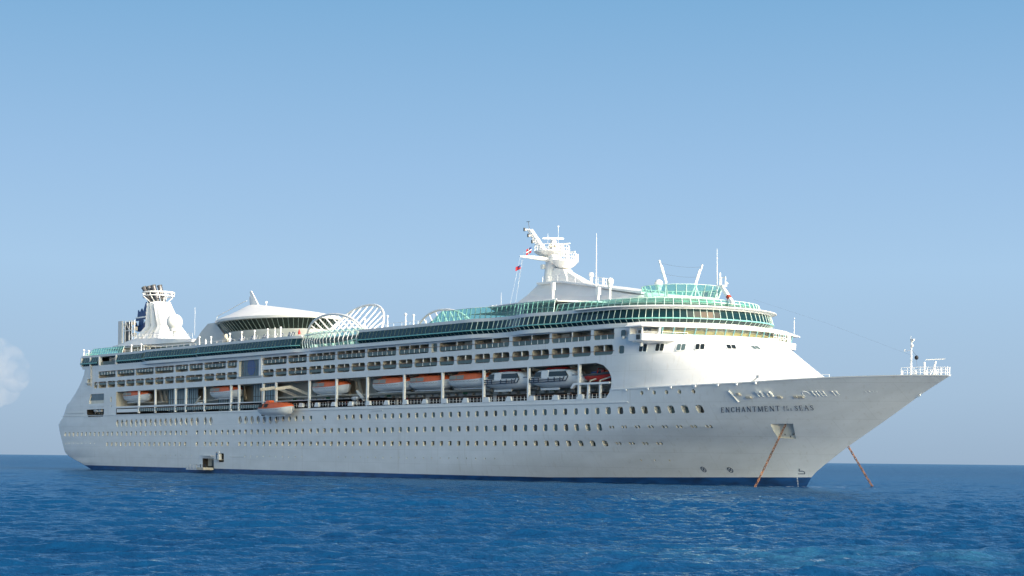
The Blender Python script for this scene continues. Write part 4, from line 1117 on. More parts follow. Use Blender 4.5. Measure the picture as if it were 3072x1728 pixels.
for c in ((200.4, -2.1, 43.6), (201.3, -1.7, 43.6)): MB().ball(c, .36, 10).build('horn', DAVIT, mast, smooth=40)
for x, y, z0, z1, r in ((197.9, -.8, 43, 46.3, .035), (199.0, .8, 43, 47.6, .04), (195.2, -2.3, 45, 46.9, .03), (196.4, -2.6, 43, 45.2, .03)): MB().tube([(x, y, z0), (x, y, z1)], r, 5).build('whip_aerial', TRIM, mast)
MB().ball((199.0, .8, 47.7), .16, 8).build('mast_light', TRIM, mast)
for p in ((197.6, -1.6, 41.6), (197.5, -1.6, 39.9)): MB().box(p[0] - .35, p[0] + .35, p[1] - .3, p[1] + .3, p[2] - .3, p[2] + .55).build('floodlight', TRIM, mast)
# signal stays and flag halyards
st = MB()
for a, b in (((196.2, -5.0, 42.9), (192.0, -3.5, 35.0)), ((198.0, -7.3, 41.4), (196.0, -8.2, 32.0)), ((197.6, -6.5, 41.4), (196.9, -7.6, 32.0))): st.tube([a, b], .018, 4)
st.build('halyards', TRIM, mast)

# ------------------------------------------------------------------ masts, domes and aerials forward
MB().tube([(218.65, -6, 34.6), (218.65, -6, 39.2), (218.6, -6, 44.0)], [.12, .08, .035], 6).build('whip_aerial', TRIM, ship)
MB().tube([(243.2, 0, 31), (243.2, 0, 35), (243.1, 0, 39.6)], [.10, .08, .035], 6).build('whip_aerial', TRIM, ship)
MB().tube([(179.5, 2.0, 29), (179.5, 2.0, 33.2), (179.5, 2.0, 36.6)], [.16, .07, .03], 6).build('whip_aerial', TRIM, ship)
MB().tube([(65.7, -8, 33.0), (65.7, -8, 39.8)], .04, 5).build('whip_aerial', TRIM, ship)
def dome(c, r, z0, sz=1.0, pole=.18, name='satellite_dome'):
    o = MB(); o.ball(c, r, 18, sz=sz); o.lathe([(r * .62, -r * sz - .25), (r * .68, -r * sz * .72), (r * .66, -r * sz * .70)], c, 18); d = o.build(name, WHITE, ship, smooth=40)
    MB().tube([(c[0], c[1], z0), (c[0], c[1], c[2] - r * sz)], pole, 8).build('dome_post', TRIM, d); return d
dome((227.3, -10, 34.5), .62, 31.4, 1.15); dome((52.3, -7, 37.05), 2.05, 33.2, 1.02, .42); dome((231.0, -2.2, 34.35), .75, 31.6, 1.1)
for s in (-1, 1):
    b, t, m = Vector((234.2, s * 3.3, 32)), Vector((234.2, s * 5.0, 38.0)), Vector((234.2, s * 3.45, 34.3))
    mb = MB(); mb.bar(m, t, .22); mb.bar(m + Vector((0, -s * .25, 0)), m.lerp(t, .78) + Vector((0, -s * .3, 0)), .15)
    mb.bar(m, (233.6, s * 2.5, 31.6), .18); mb.bar(m, (234.9, s * 4.2, 31.6), .18); mb.build('aerial_pole', TRIM, ship)
mb = MB()
for z in (37.6, 35.9):
    mb.tube([(234.2, -4.8 + 9.6 * k / 10, z - .35 * (1 - ((k - 5) / 5) ** 2)) for k in range(11)], .014, 4)
mb.build('wire_aerial', STEEL, ship)
sm = MB().bar((247.0, 0, 30.2), (244.3, 0, 33.2), .55, .55).build('signal_mast', TRIM, ship)
MB().bar((246.3, 0, 31.0), (245.85, 0, 31.5), .58, .58).build('orange_band', DULLORG, sm)
mb = MB(); mb.box(243.7, 245.1, -.5, .5, 33.15, 33.35); mb.tube([(243.9, 0, 33.3), (243.9, 0, 35.5)], .14, 6); mb.tube([(244.5, -.3, 33.3), (244.5, -.3, 34.6)], .1, 6); mb.tube([(244.9, .3, 33.3), (244.9, .3, 34.6)], .1, 6); mb.bar((244.1, 0, 34.6), (245.3, 0, 34.7), .14); mb.ball((245.6, 0, 33.6), .22, 8); mb.build('signal_lamps', TRIM, sm)
MB().tube([(252.4, 9.0, 25.4), (252.4, 9.0, 27.6)], .05, 5).ball((252.4, 9, 27.9), .12, 6).build('jack_pole', TRIM, ship)

# ------------------------------------------------------------------ bow fittings
deck_z = 16.95
railing([(285.6, -2.9, 17.0), (288.4, -2.0, 17.02), (290.4, -1.2, 17.0), (291.9, -.25, 16.98), (292.2, 0, 16.98), (291.9, .25, 16.98), (290.4, 1.2, 17.0), (288.4, 2.0, 17.02), (285.6, 2.9, 17.0)], 1.15, 'bow_rail', TRIM, ship, 1.1, .04, 2)
railing([(266.0, -13.0, 16.3), (272, -10.9, 16.55), (277, -8.9, 16.75)], .45, 'bulwark_handrail', TRIM, ship, 3, .035, 0)
fm = MB().tube([(285.0, 0, 17), (285.0, 0, 22.0)], [.17, .11], 8).build('foremast', TRIM, ship, smooth=40)
MB().ball((285.15, 0, 21.55), .26, 8).ball((285.1, 0, 22.2), .22, 8).tube([(284.9, 0, 22), (284.9, 0, 23)], .04, 5).box(284.9, 285.5, -.15, .15, 22.3, 22.55).build('anchor_lamp', GREYW, fm, smooth=40)
MB().tube([(285.0, 0, 20.9), (283.9, -.2, 20.75)], .04, 5).ball((283.9, -.2, 20.9), .16, 6).build('mast_bell', TRIM, fm)
MB().tube([(287.5, 0, 17), (287.5, 0, 19.05)], .14, 8).build('jackstaff', TRIM, ship)
mb = MB()
for s, q in (((-.45, -.4)), ((-.45, .4)), ((.5, 0))): mb.tube([(289.3 + s, q, 17), (289.35, 0, 18.3)], .06, 5)
mb.tube([(289.35, 0, 18.2), (289.6, 0, 19.1)], .13, 6)
br = mb.build('bow_radar', TRIM, ship)
MB().bar((288.45, -.9, 19.3), (290.6, .9, 19.42), .14, .12).build('radar_scanner', GREYW, br)
for x, y in ((284.3, -1.2), (286.4, -.6), (288.3, -.5), (288.9, .9)): MB().tube([(x, y, 16.9), (x, y, 17.6)], .16, 8).ball((x, y, 17.62), .2, 8).build('bow_vent', TRIM, ship, smooth=40)
MB().tube([(284.8, 0, 20.2), (268, 0, 25.8), (252, 0, 30.5)], .006, 4).build('forestay', STEEL, ship)
MB().bar((264.5, -12.7, 16.2), (265.6, -12.2, 17.1), .25).box(265.3, 265.9, -12.5, -12.0, 16.9, 17.3).build('deck_crane', GREYW, ship)
# ------------------------------------------------------------------ funnel
# levels: z, aft x, forward x, half width
FZ = [(33.0, 22.0, 38.4, 5.4), (34.0, 24.0, 38.0, 5.2), (37.4, 26.8, 36.0, 3.3), (44.0, 26.1, 30.8, 2.5)]
def fl(z): return [lerp(z, [(r[0], r[k]) for r in FZ]) for k in (1, 2, 3)]
mb = MB()
zz = [33.0, 34.0, 37.4, 44.0]
mb.loft([[(fl(z)[0] + .2, -fl(z)[2] + 1.25, z), (fl(z)[1] - .2, -fl(z)[2] + 1.25, z), (fl(z)[1], -fl(z)[2] + 1.0, z), (fl(z)[1], fl(z)[2] - 1.0, z), (fl(z)[1] - .2, fl(z)[2] - 1.25, z), (fl(z)[0] + .2, fl(z)[2] - 1.25, z)] for z in zz])
funnel = mb.build('funnel', WHITE, ship)
for s in (-1, 1):
    for f0, f1 in ((0.0, .16), (.40, .54), (.82, .99)):       # three fins down each side
        mb = MB(); mb.loft([[(fl(z)[0] + (fl(z)[1] - fl(z)[0]) * f, s * (fl(z)[2] - d), z) for f, d in ((f0, 1.35), (f0, 0), (f1, .5), (f1, 1.35))] for z in zz])
        mb.build('funnel_fin', WHITE, funnel)
mb = MB()
for k in range(15):
    z = 43.2 - k * .38; x = fl(z)[1]; w = 1.0
    mb.bar((x + .05, .35 - w, z), (x + .05, .35 + w, z), .07, .16)
mb.build('funnel_louvre', DAVIT, funnel)
# collar of tube rings round the pipes
for z, r in ((46.55, 4.45), (45.65, 4.35)):
    MB().tube([(27.9 + r * math.cos(R(a)), r * .92 * math.sin(R(a)), z) for a in range(0, 360, 12)], .22 if z > 46 else .14, 8, closed=True).build('funnel_ring', TRIM, funnel, smooth=40)
mb = MB()
for a in range(0, 360, 30):
    c, s = math.cos(R(a)), math.sin(R(a)); mb.bar((27.9 + 4.4 * c, 4.05 * s, 46.5), (27.9 + 4.3 * c, 3.9 * s, 45.6), .2); 
    if a % 60 == 0: mb.bar((27.9 + 4.3 * c, 3.95 * s, 45.7), (28.4 + 2.3 * c, 2.2 * s, 43.95), .2)
mb.build('ring_struts', TRIM, funnel)
MB().box(23.2, 24.2, -2.4, -1.4, 45.3, 46.5).build('ring_locker', TRIM, funnel)
for b, t in (((26.6, -1.6, 43.9), (24.7, -2.8, 48.1)), ((27.4, -.9, 43.9), (25.7, -1.9, 48.25)), ((29.2, -.8, 43.9), (27.9, -1.6, 48.45)), ((30.0, .5, 43.9), (29.0, -.3, 48.45))):
    mb = MB(); b, t = Vector(b), Vector(t); mb.tube([b, t], .64, 16)
    mb.tube([b.lerp(t, .94), t + (t - b).normalized() * .02], [.70, .72], 16, mi=1)
    mb.build('exhaust_pipe', [PIPEG, STEEL], funnel, smooth=40)
MB().tube([(30.6, -.6, 44), (30.4, -.6, 47.6)], .05, 5).build('whip_aerial', TRIM, funnel)
# blue crown-and-anchor sign standing off the funnel's aft side
sg = MB()
cy0, cy1 = -2.75, -2.45
sg.prism([(20.7, 40.3), (21.1, 42.2), (22.0, 41.3), (23.3, 42.5), (24.1, 41.2), (25.2, 43.0), (26.0, 44.1), (26.2, 41.4), (25.8, 40.3)], cy0, cy1)
sg.prism([(19.9, 39.3), (25.9, 39.6), (25.9, 40.1), (20.1, 39.95)], cy0 - .1, cy1 + .1)
sg.prism([(21.8, 39.3), (24.2, 39.4), (24.0, 37.9), (21.3, 37.6)], cy0, cy1)
sg.prism([(19.3, 37.3), (19.7, 38.9), (20.5, 38.0), (21.3, 37.9), (24.0, 37.9), (25.6, 39.0), (26.2, 37.6), (24.6, 36.7), (22.0, 36.3), (20.3, 36.5)], cy0, cy1)
sg.build('crown_anchor_sign', CROWNB, funnel)
MB().box(20.0, 25.9, -2.95, -2.3, 39.95, 40.28).build('sign_bar', TRIM, funnel)
# deckhouse and sweeping roof under the funnel
mb = MB(); mb.loft([[(12.5, -6.2, 32.55), (22, -6.6, 33.1), (27, -6.8, 33.9), (40, -6.6, 33.6), (61, -6.2, 32.5), (61, 6.2, 32.5), (40, 6.6, 33.6), (27, 6.8, 33.9), (22, 6.6, 33.1), (12.5, 6.2, 32.55)],
                  [(12.5, -6.2, 32.35), (22, -7.0, 32.3), (27, -7.2, 32.2), (40, -7.2, 32.0), (61, -6.6, 31.7), (61, 6.6, 31.7), (40, 7.2, 32.0), (27, 7.2, 32.2), (22, 7.0, 32.3), (12.5, 6.2, 32.35)]])
mb.build('funnel_skirt', WHITE, funnel)
MB().box(36, 60, -6.0, 6.0, 29.0, 31.9).build('funnel_deckhouse', WHITE, house)
MB().box(39, 59, -6.08, -6.0, 29.6, 31.2).build('deckhouse_window', CURTG, house)
mb = MB(); mb.slab([(18, -11.2), (44, -11.6), (44, 11.6), (18, 11.2)], 31.15, 31.3); mb.build('terrace_roof', WHITE, house)
MB().box(24, 43, -9.6, -9.3, 29.0, 31.15).build('terrace_wall', DAVIT, house)
mb = MB()
for x in (31.5, 35.8, 39.9, 43.7): mb.tube([(x, -11.3, 29), (x, -11.3, 31.2)], .12, 6)
mb.build('terrace_posts', TRIM, house)
railing([(25, -7.0, 33.9), (34, -7.1, 33.8), (46, -7.1, 33.3), (62, -6.8, 32.6)], 1.2, 'funnel_deck_rail', TRIM, funnel, 2.4, .05)
# climbing wall aft: white slab in front of a dark panelled lattice
tw = MB().box(13.9, 16.3, -5.2, -4.9, 31.2, 39.4).build('climbing_wall', GREYW, ship)
mb = MB(); mb.box(16.5, 20.6, -4.6, -4.4, 33.4, 39.0, 1)
for x in (16.5, 18.0, 20.7, 22.2, 24.0): mb.bar((x, -5, 32.4), (x, -5, 39.3), .16)
for z in (33.4, 36.6, 39.2): mb.bar((16.4, -5, z), (24.2, -5, z), .14)
mb.bar((16.5, -5, 39.1), (18.0, -5, 36.7), .12); mb.bar((18, -5, 39.1), (20.6, -5, 36.7), .12)
mb.build('wall_lattice', [TRIM, STEEL], tw)
for x, z in ((21.5, 38.5), (22.6, 37.0), (22.0, 35.4)): MB().box(x - .5, x + .5, -4.5, -3.7, z - .4, z + .5).build('wall_equipment', DAVIT, tw)

# ------------------------------------------------------------------ observation lounge
LC = 93.0
def ell(a, b, z, cx=LC, n=48): return [(cx + a * math.cos(2 * math.pi * k / n), b * math.sin(2 * math.pi * k / n), z) for k in range(n)]
lounge = MB().loft([ell(15.5, 7.2, 29.0), ell(16.5, 8.0, 31.0), ell(18.4, 9.4, 32.4), ell(18.6, 9.6, 32.75)]).build('observation_lounge', WHITE, ship, smooth=30)
MB().loft([ell(18.3, 9.3, 32.7), ell(20.3, 11.5, 35.1)], cap=False).build('lounge_glazing', LOUNGEG, lounge, smooth=30)
mb = MB(); A, B_ = ell(18.35, 9.35, 32.72, n=72), ell(20.35, 11.55, 35.1, n=72)
for p, q in zip(A, B_):
    mb.bar(p, q, .07)
mb.build('lounge_mullions', GREYF, lounge)
def roof_ring(t):
    z = [35.05, 35.12, 35.65, 36.1, 37.2, 38.4, 39.4, 39.95][t]
    a, b, c = [(20.4, 11.6, 93), (21.3, 12.3, 93), (21.4, 12.4, 93), (20.6, 11.7, 92.8), (15.6, 8.6, 90.6), (10.0, 5.4, 87), (5.0, 2.8, 83.6), (2.2, 1.4, 81.8)][t]
    return ell(a, b, z, c)
MB().loft([roof_ring(t) for t in range(8)]).build('lounge_roof', WHITE, lounge, smooth=25)
mb = MB(); mb.prism([(80.6, 39.6), (84.2, 39.6), (80.2, 43.55), (79.5, 43.4)], -.32, -.08); mb.prism([(78.8, 39.4), (82.0, 39.6), (79.2, 42.3), (78.2, 42.2)], .25, 1.25)
mb.build('roof_fin', WHITE, lounge)
MB().tube([(68.5, -3.5, 36.6), (68.6, -3.4, 37.8), (73, -2.2, 39.3), (78, -1.2, 40.9), (79.4, -1, 41.1)], .09, 6).build('roof_rail', TRIM, lounge)
for x, y, z0, z1 in ((91.0, -2, 38.3, 39.7),): MB().tube([(x, y, z0), (x, y, z1)], .08, 6).ball((x, y, z1 + .25), .32, 8).build('roof_lamp', TRIM, lounge, smooth=40)
# curved white stair tower to the funnel deck, its shade put into grey paint
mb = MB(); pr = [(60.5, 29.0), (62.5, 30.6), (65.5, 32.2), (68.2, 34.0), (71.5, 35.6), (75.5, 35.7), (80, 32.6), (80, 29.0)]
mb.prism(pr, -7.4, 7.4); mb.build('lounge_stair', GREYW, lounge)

# ------------------------------------------------------------------ overhanging pod with the suspension-bridge arches
def outb(x): return 16.3 + 1.5 * math.sin(math.pi * ss((x - 132) / 26) ) ** .8 if 132 < x < 158 else 16.3
xs = lin(132.4, 157.0, 18)
g = MB(); g.strip([[(x, -outb(x), 26.56) for x in xs], [(x, -outb(x) - .25, 27.8) for x in xs], [(x, -outb(x) + .35, 29.3) for x in xs], [(x, -outb(x) + 1.6, 30.0) for x in xs]])
g.build('pod_glazing', PODG, house, smooth=40)
f = MB()
for x in xs:
    o = outb(x); f.bar((x, -o - .03, 26.55), (x, -o - .28, 27.8), .13); f.bar((x, -o - .28, 27.8), (x, -o + .32, 29.35), .13)
f.tube([(x, -outb(x) + .3, 29.33) for x in xs], .09, 6)
f.build('pod_frame', TRIM, house)
MB().box(133, 156, -12.6, -12.3, 26.6, 28.7).build('pod_back_wall', CURTG, house)
mb = MB()
for k in range(6): mb.box(134.5 + k * 3.6, 136.6 + k * 3.6, -15.2, -14.4, 26.6, 27.4)
mb.build('pod_seats', PALEF, house)
MB().bar((146, -15.2, 27.2), (156.5, -12.8, 28.6), .35, .25).build('pod_stair', PALEF, house)
def arch(x0, x1, yf, lean, zf, h, rib_y, ribs, name='bridge_arch'):
    def P(t):
        s = math.sin(math.pi * t) ** .72; return Vector((x0 + (x1 - x0) * (t - .05 * math.sin(2 * math.pi * t)), yf + lean * s, zf + h * s))
    n = 26
    a = MB().tube([P(k / n) for k in range(n + 1)], .24, 8).build(name, TRIM, house, smooth=40)
    for k in range(ribs):
        t = .08 + .84 * k / (ribs - 1); p = P(t); q = Vector((p.x + .2, rib_y, zf + .15))
        MB().tube([p, q], [.12, .21], 6).build('arch_rib', TRIM, a, smooth=40)
arch(131.9, 155.4, -14.3, -1.5, 29.0, 4.3, -11.7, 11)
arch(131.0, 153.5, -9.6, 4.2, 29.4, 6.6, -11.4, 11)
arch(133.0, 158.0, 12.4, -1.2, 29.3, 6.5, 14.6, 11)
MB().box(130, 156, -12.3, -10.9, 28.9, 29.1).build('suspension_bridge', WHITE, house)

# ------------------------------------------------------------------ lamp posts along the tenth deck, rails
lamps = [(15.9, 31.0, 0), (19.2, 30.6, 0), (46.0, 31.0, 0), (51.8, 31.0, 0), (85.6, 31.2, 1), (92.0, 30.9, 0), (101.3, 31.2, 1), (107.0, 31.25, 1), (113.0, 31.3, 1), (119.0, 31.35, 1), (124.8, 31.4, 1), (158.9, 31.4, 1), (167.3, 31.5, 1), (173.8, 31.55, 1), (176.6, 31.2, 0)]
def lamp(x, ztop):
    y = -lerp(x, WL) + .35
    p = MB().lathe([(.16, 28.98), (.15, 29.9), (.09, ztop - .25)], (x, y, 0), 8).build('lamp_post', TRIM, house, smooth=40)
    MB().ball((x, y, ztop), .27, 10).build('lamp_globe', TRIM, p, smooth=40)
for x, z, q in lamps: lamp(x, z)
for x, zt in ((88.8, 30.7), (121.8, 31.7)): MB().lathe([(.2, 28.98), (.18, 30.2), (.06, zt)], (x, -16.6, 0), 8).build('flagstaff', TRIM, house)
railing([(x, -lerp(x, WL) + .4, 29.34) for x in lin(42, 130, 30)], .55, 'parapet_rail', TRIM, house, 2.9, .035, 0)
railing([(x, -lerp(x, WL) + .4, 29.34) for x in lin(158, 181, 8)], .75, 'parapet_rail', TRIM, house, 2.9, .035, 0)
dc = MB().box(95.2, 97.0, -15.6, -14.4, 29.0, 30.6).box(94.6, 96.2, -15.4, -14.8, 31.1, 31.5); dc.lathe([(.42, 30.5), (.5, 31.0), (.3, 31.5)], (95.9, -15.1, 0), 10); dc.ball((97.4, -15.4, 30.1), .4, 8)
dc.build('deck_searchlight', DAVIT, house, smooth=40)
# awning tent in the solarium court
mb = MB(); ap = (197.5, -6.5, 32.0)
for a, b in (((188.8, -12.5, 30.9), (205, -12.5, 30.9)), ((205, -12.5, 30.9), (206, -2, 31.2)), ((206, -2, 31.2), (189, -2, 31.2)), ((189, -2, 31.2), (188.8, -12.5, 30.9))): mb.add([ap, a, b], [(0, 1, 2)])
mb.build('court_awning', PALEF, house)
# ------------------------------------------------------------------ lifeboats
def boat_ring(x, hw, z0, zg, f=1.0):
    """hull section: keel to gunwale, (y, z) both sides"""
    h = zg - z0
    s = [(0.02, z0), (hw * .42, z0 + h * .08), (hw * .78, z0 + h * .32), (hw * .95, z0 + h * .62), (hw, zg)]
    return [(x, -y, z) for y, z in reversed(s)] + [(x, y, z) for y, z in s]
def make_lifeboat():
    t = thing('lifeboat', 'x', 'lifeboat')
    L = 6.45
    st = [(-L, 1.05, .85, 1.55), (-L + .25, 1.45, .45, 1.52), (-L + 1.0, 1.75, .15, 1.48), (-3.6, 1.92, .02, 1.45), (0, 1.95, 0, 1.48), (3.0, 1.9, .02, 1.58), (4.8, 1.55, .12, 1.72), (5.8, .95, .4, 1.86), (L, .12, 1.25, 2.0)]
    MB().loft([boat_ring(x, w, a, b) for x, w, a, b in st]).build('boat_hull', BOATW, t, smooth=35)
    def can(x, w, zb, zt):
        s = [(w, zb), (w * .97, zb + (zt - zb) * .45), (w * .82, zb + (zt - zb) * .82), (w * .4, zt), (0.02, zt + .03)]
        return [(x, -y, z) for y, z in s] + [(x, y, z) for y, z in reversed(s)]
    cs = [(-L + .1, 1.0, 1.54, 1.75), (-L + .6, 1.5, 1.52, 2.3), (-L + 1.3, 1.74, 1.5, 2.62), (-3, 1.88, 1.49, 2.8), (1, 1.9, 1.53, 2.84), (3.4, 1.78, 1.62, 2.78), (4.9, 1.4, 1.74, 2.6), (5.9, .8, 1.88, 2.3), (L - .1, .15, 2.0, 2.1)]
    MB().loft([can(*c) for c in cs]).build('canopy', ORANGE, t, smooth=35)
    for a, b in ((-5.2, -3.1), (-2.9, -.6)):
        MB().loft([[(x, s * y, z) for x in (a, b) for y, z in (((1.90, 1.60), (1.84, 2.16)) if x == a else ((1.84, 2.16), (1.90, 1.60)))] if False else
                   [(a, s * 1.93, 1.62), (a, s * 1.82, 2.35), (b, s * 1.82, 2.38), (b, s * 1.95, 1.62)] for s in (-1,)] + [[(a, -1.7, 1.62), (a, -1.6, 2.3), (b, -1.6, 2.3), (b, -1.7, 1.62)]]).build('side_panel', PANELG, t)
    MB().loft([[(-4.1, -.7, 2.7), (-2.2, -.7, 2.75), (-2.2, .7, 2.75), (-4.1, .7, 2.7)], [(-3.8, -.5, 3.3), (-2.5, -.5, 3.3), (-2.5, .5, 3.3), (-3.8, .5, 3.3)]]).build('steering_tower', ORANGE, t)
    mb = MB()
    for k in range(12):
        x = -5.6 + k * .95; mb.tube([(x + .95 * j / 4, -1.97 + .03 * j, 1.30 - .13 * math.sin(math.pi * j / 4)) for j in range(5)] if x + .95 < 4.6 else [(4.3, -1.7, 1.4), (4.5, -1.65, 1.4)], .03, 4)
    mb.build('grab_line', PANELG, t)
    MB().box(-5.2, 4.6, -.75, -.6, -.16, -.02).box(-5.2, 4.6, .6, .75, -.16, -.02).build('skate', BOATW, t)
    MB().lathe([(.4, -.1), (.4, .5)], (-6.2, 0, .1), 8).build('rudder_guard', STEEL, t)
    MB().tube([(4.7, 0, 2.4), (4.7, 0, 3.5)], .09, 6).tube([(-4.7, 0, 2.5), (-4.7, 0, 3.5)], .09, 6).build('lifting_hook', STEEL, t)
    return t
LB = [(46.6, 'orange-topped white lifeboat in the aftmost bay of the recess, nearest the stern', 16.75),
      (94.9, 'orange-topped white lifeboat hanging between blue-grey glazed walls of the recess', 16.75),
      (142.1, 'orange-topped white lifeboat directly forward of the lowered boat, just right of its davit arms', 16.75),
      (166.0, 'orange-topped white lifeboat with grey panels, third lifeboat aft of the white tenders', 16.85),
      (179.4, 'orange-topped white lifeboat, middle one of the row of three aft of the tenders', 16.85),
      (192.8, 'orange-topped white lifeboat right beside the aft white tender', 16.9)]
lb0 = make_lifeboat()
def place(o, loc, rz=0): o.matrix_world = TRIM_M @ Matrix.Translation(loc) @ Matrix.Rotation(rz, 4, 'Z')
for k, (x, lab, z) in enumerate(LB):
    o = lb0 if k == 0 else copy_tree(lb0)
    tag(o, lab, 'lifeboat', 'orange lifeboats'); place(o, (x, -13.9, z))
low = copy_tree(lb0); tag(low, 'orange-topped lifeboat lowered outside the hull, below two swung-out davit arms', 'lifeboat', 'orange lifeboats'); place(low, (126.4, -18.4, 12.35))
for ch in list(low.children):
    if ch.name.startswith('side_panel'):
        bpy.data.objects.remove(ch)
for a, b in ((-5.0, -3.4), (-2.6, -1.0)):
    MB().loft([[(a, -1.93, 1.75), (a + .25, -1.80, 2.5), (b + .25, -1.80, 2.52), (b, -1.95, 1.75)], [(a, -1.7, 1.75), (a + .25, -1.6, 2.4), (b + .25, -1.6, 2.4), (b, -1.7, 1.75)]]).build('open_hatch', DARKIN, low)

# ------------------------------------------------------------------ white tenders
def make_tender():
    t = thing('tender_boat', 'x', 'tender boat')
    L = 6.8
    st = [(-L, 1.75, .55, 1.75), (-L + .6, 1.95, .35, 1.72), (-4, 2.05, .1, 1.72), (0, 2.1, 0, 1.78), (3, 2.0, .08, 1.9), (5, 1.6, .35, 2.02), (6.2, .9, .8, 2.12), (L, .1, 1.5, 2.2)]
    MB().loft([boat_ring(x, w, a, b) for x, w, a, b in st]).build('boat_hull', BOATW, t, smooth=35)
    def can(x, w, zb, zt):
        s = [(w, zb), (w * .93, zb + (zt - zb) * .7), (w * .78, zb + (zt - zb) * .93), (0.02, zt)]
        return [(x, -y, z) for y, z in s] + [(x, y, z) for y, z in reversed(s)]
    MB().loft([can(*c) for c in [(-6.0, 1.7, 1.72, 2.0), (-5.6, 1.85, 1.72, 2.9), (-4.8, 1.92, 1.72, 3.25), (0, 1.98, 1.78, 3.35), (3.0, 1.88, 1.9, 3.2), (4.3, 1.6, 1.98, 2.9), (5.2, 1.15, 2.05, 2.15)]]).build('cabin', BOATW, t, smooth=35)
    def w(a, b, a2, b2, name='cabin_window', m=DARKG, z0=2.0, z1=2.85):
        MB().loft([[(a, -2.05, z0), (a2, -1.94, z1), (b2, -1.92, z1), (b, -2.02, z0)], [(a, -1.7, z0), (a2, -1.6, z1), (b2, -1.6, z1), (b, -1.7, z0)]]).build(name, m, t)
    w(-5.5, -3.9, -5.25, -3.9); w(-1.4, 3.7, -1.4, 3.0)
    w(-3.5, -1.7, -3.5, -1.7, 'cabin_door', WHITE, 1.75, 3.05)
    mb = MB()
    for z in (1.05, 1.42, 1.78):
        mb.bar((-6.6, -2.18, z - .03), (2.6 if z < 1.7 else 6.0, -2.2 if z < 1.7 else -1.35, z + (.1 if z < 1.7 else .35)), .1, .14)
    for x in (-6.6, -5.4, -4.1, -1.3, .4, 2.0): mb.bar((x, -2.22, 1.02), (x, -2.22, 1.82), .1, .13)
    mb.bar((2.6, -2.15, 1.12), (3.0, -2.1, 1.9), .1, .13); mb.bar((3.4, -2.05, 1.2), (3.9, -2.0, 1.9), .1, .13); mb.bar((2.0, -2.18, 1.12), (3.4, -2.08, 1.16), .1, .12)
    mb.build('fender_frame', NAVY, t)
    MB().loft([[(-3.8, -1.0, 3.3), (2.6, -1.0, 3.3), (2.6, 1.0, 3.3), (-3.8, 1.0, 3.3)], [(-3.2, -.8, 3.62), (1.6, -.8, 3.6), (1.6, .8, 3.6), (-3.2, .8, 3.62)]]).build('red_roof', REDP, t)
    MB().box(-5.2, 0, -.8, -.6, -.3, .1).build('skeg', BOATW, t)
    MB().lathe([(.35, 0), (.35, .6)], (-6.0, -.8, -.2), 8).build('propeller_guard', STEEL, t)
    return t
t0 = make_tender(); tag(t0, 'white enclosed tender boat with a navy fender frame, the aft one of two', 'tender boat', 'white tenders'); place(t0, (205.4, -13.75, 16.3))
t1 = copy_tree(t0); tag(t1, 'white enclosed tender boat with a navy fender frame, beside the red rescue boat', 'tender boat', 'white tenders'); place(t1, (219.3, -13.75, 16.3))
rb = thing('rescue_boat', 'small red open rescue boat in the rounded front end of the recess', 'rescue boat', (229.8, -13.6, 17.15))
MB().loft([boat_ring(x, w, a, b) for x, w, a, b in [(-3.6, 1.0, .3, 1.05), (-3.0, 1.2, .1, 1.05), (0, 1.3, 0, 1.1), (2.2, 1.1, .15, 1.25), (3.4, .6, .5, 1.4), (4.1, .08, 1.0, 1.5)]]).build('boat_hull', REDP, rb, smooth=35)
MB().tube([(-3.6, -1.05, 1.15), (0, -1.35, 1.2), (2.2, -1.15, 1.35), (3.5, -.6, 1.5), (4.1, 0, 1.58), (3.5, .6, 1.5), (2.2, 1.15, 1.35), (0, 1.35, 1.2), (-3.6, 1.05, 1.15)], .22, 8).build('fender_tube', STEEL, rb, smooth=40)
MB().loft([[(1.2, -.9, 1.25), (3.3, -.5, 1.45), (3.3, .5, 1.45), (1.2, .9, 1.25)], [(1.6, -.5, 1.85), (2.9, -.3, 1.75), (2.9, .3, 1.75), (1.6, .5, 1.85)]]).build('bow_cover', ORANGE, rb)
MB().box(-2.2, -.6, -.6, .5, 1.1, 1.75).build('engine_cover', CROWNB, rb)
MB().tube([(-.6, -.7, 1.1), (-.2, -.7, 2.2), (-.2, .7, 2.2), (-.6, .7, 1.1)], .1, 6).box(.2, .9, -.4, .4, 1.1, 2.0).build('console', REDP, rb)

# ------------------------------------------------------------------ life raft canisters on their racks
def canister():
    o = thing('life_raft_canister', 'x', 'life raft')
    MB().lathe([(.05, -1.05), (.36, -1.0), (.42, -.85), (.42, .85), (.36, 1.0), (.05, 1.05)], (0, 0, 0), 14).build('canister_shell', BOATW, o, smooth=40)
    for z in (-.5, .5): MB().lathe([(.43, -.05), (.44, 0), (.43, .05)], (0, 0, z), 14).build('canister_strap', STEEL, o)
    return o
c0 = canister()
RK = [(23.6, 'in the mooring opening at the stern'), (26.2, 'on the right in the mooring opening at the stern'), (83.6, 'aft of the hanging lifeboat by the glazed wall'), (153.4, 'beside the slanting white chute amidships')]
k = 0
for x, where in RK:
    for z, lvl in ((14.75, 'lower'), (15.65, 'upper')):
        o = c0 if k == 0 else copy_tree(c0); k += 1
        o.matrix_world = TRIM_M @ Matrix.Translation((x, -15.3, z)) @ Matrix.Rotation(R(90), 4, 'Y')
        tag(o, '%s white life raft canister %s' % (lvl, where), 'life raft', 'life raft canisters')
mb = MB()
for x in (23.6, 26.2, 83.6, 153.4):
    mb.bar((x - .7, -15.2, 13.9), (x - .7, -15.2, 16.1), .1); mb.bar((x + .7, -15.2, 13.9), (x + .7, -15.2, 16.1), .1)
mb.build('raft_rack', DAVIT, house)
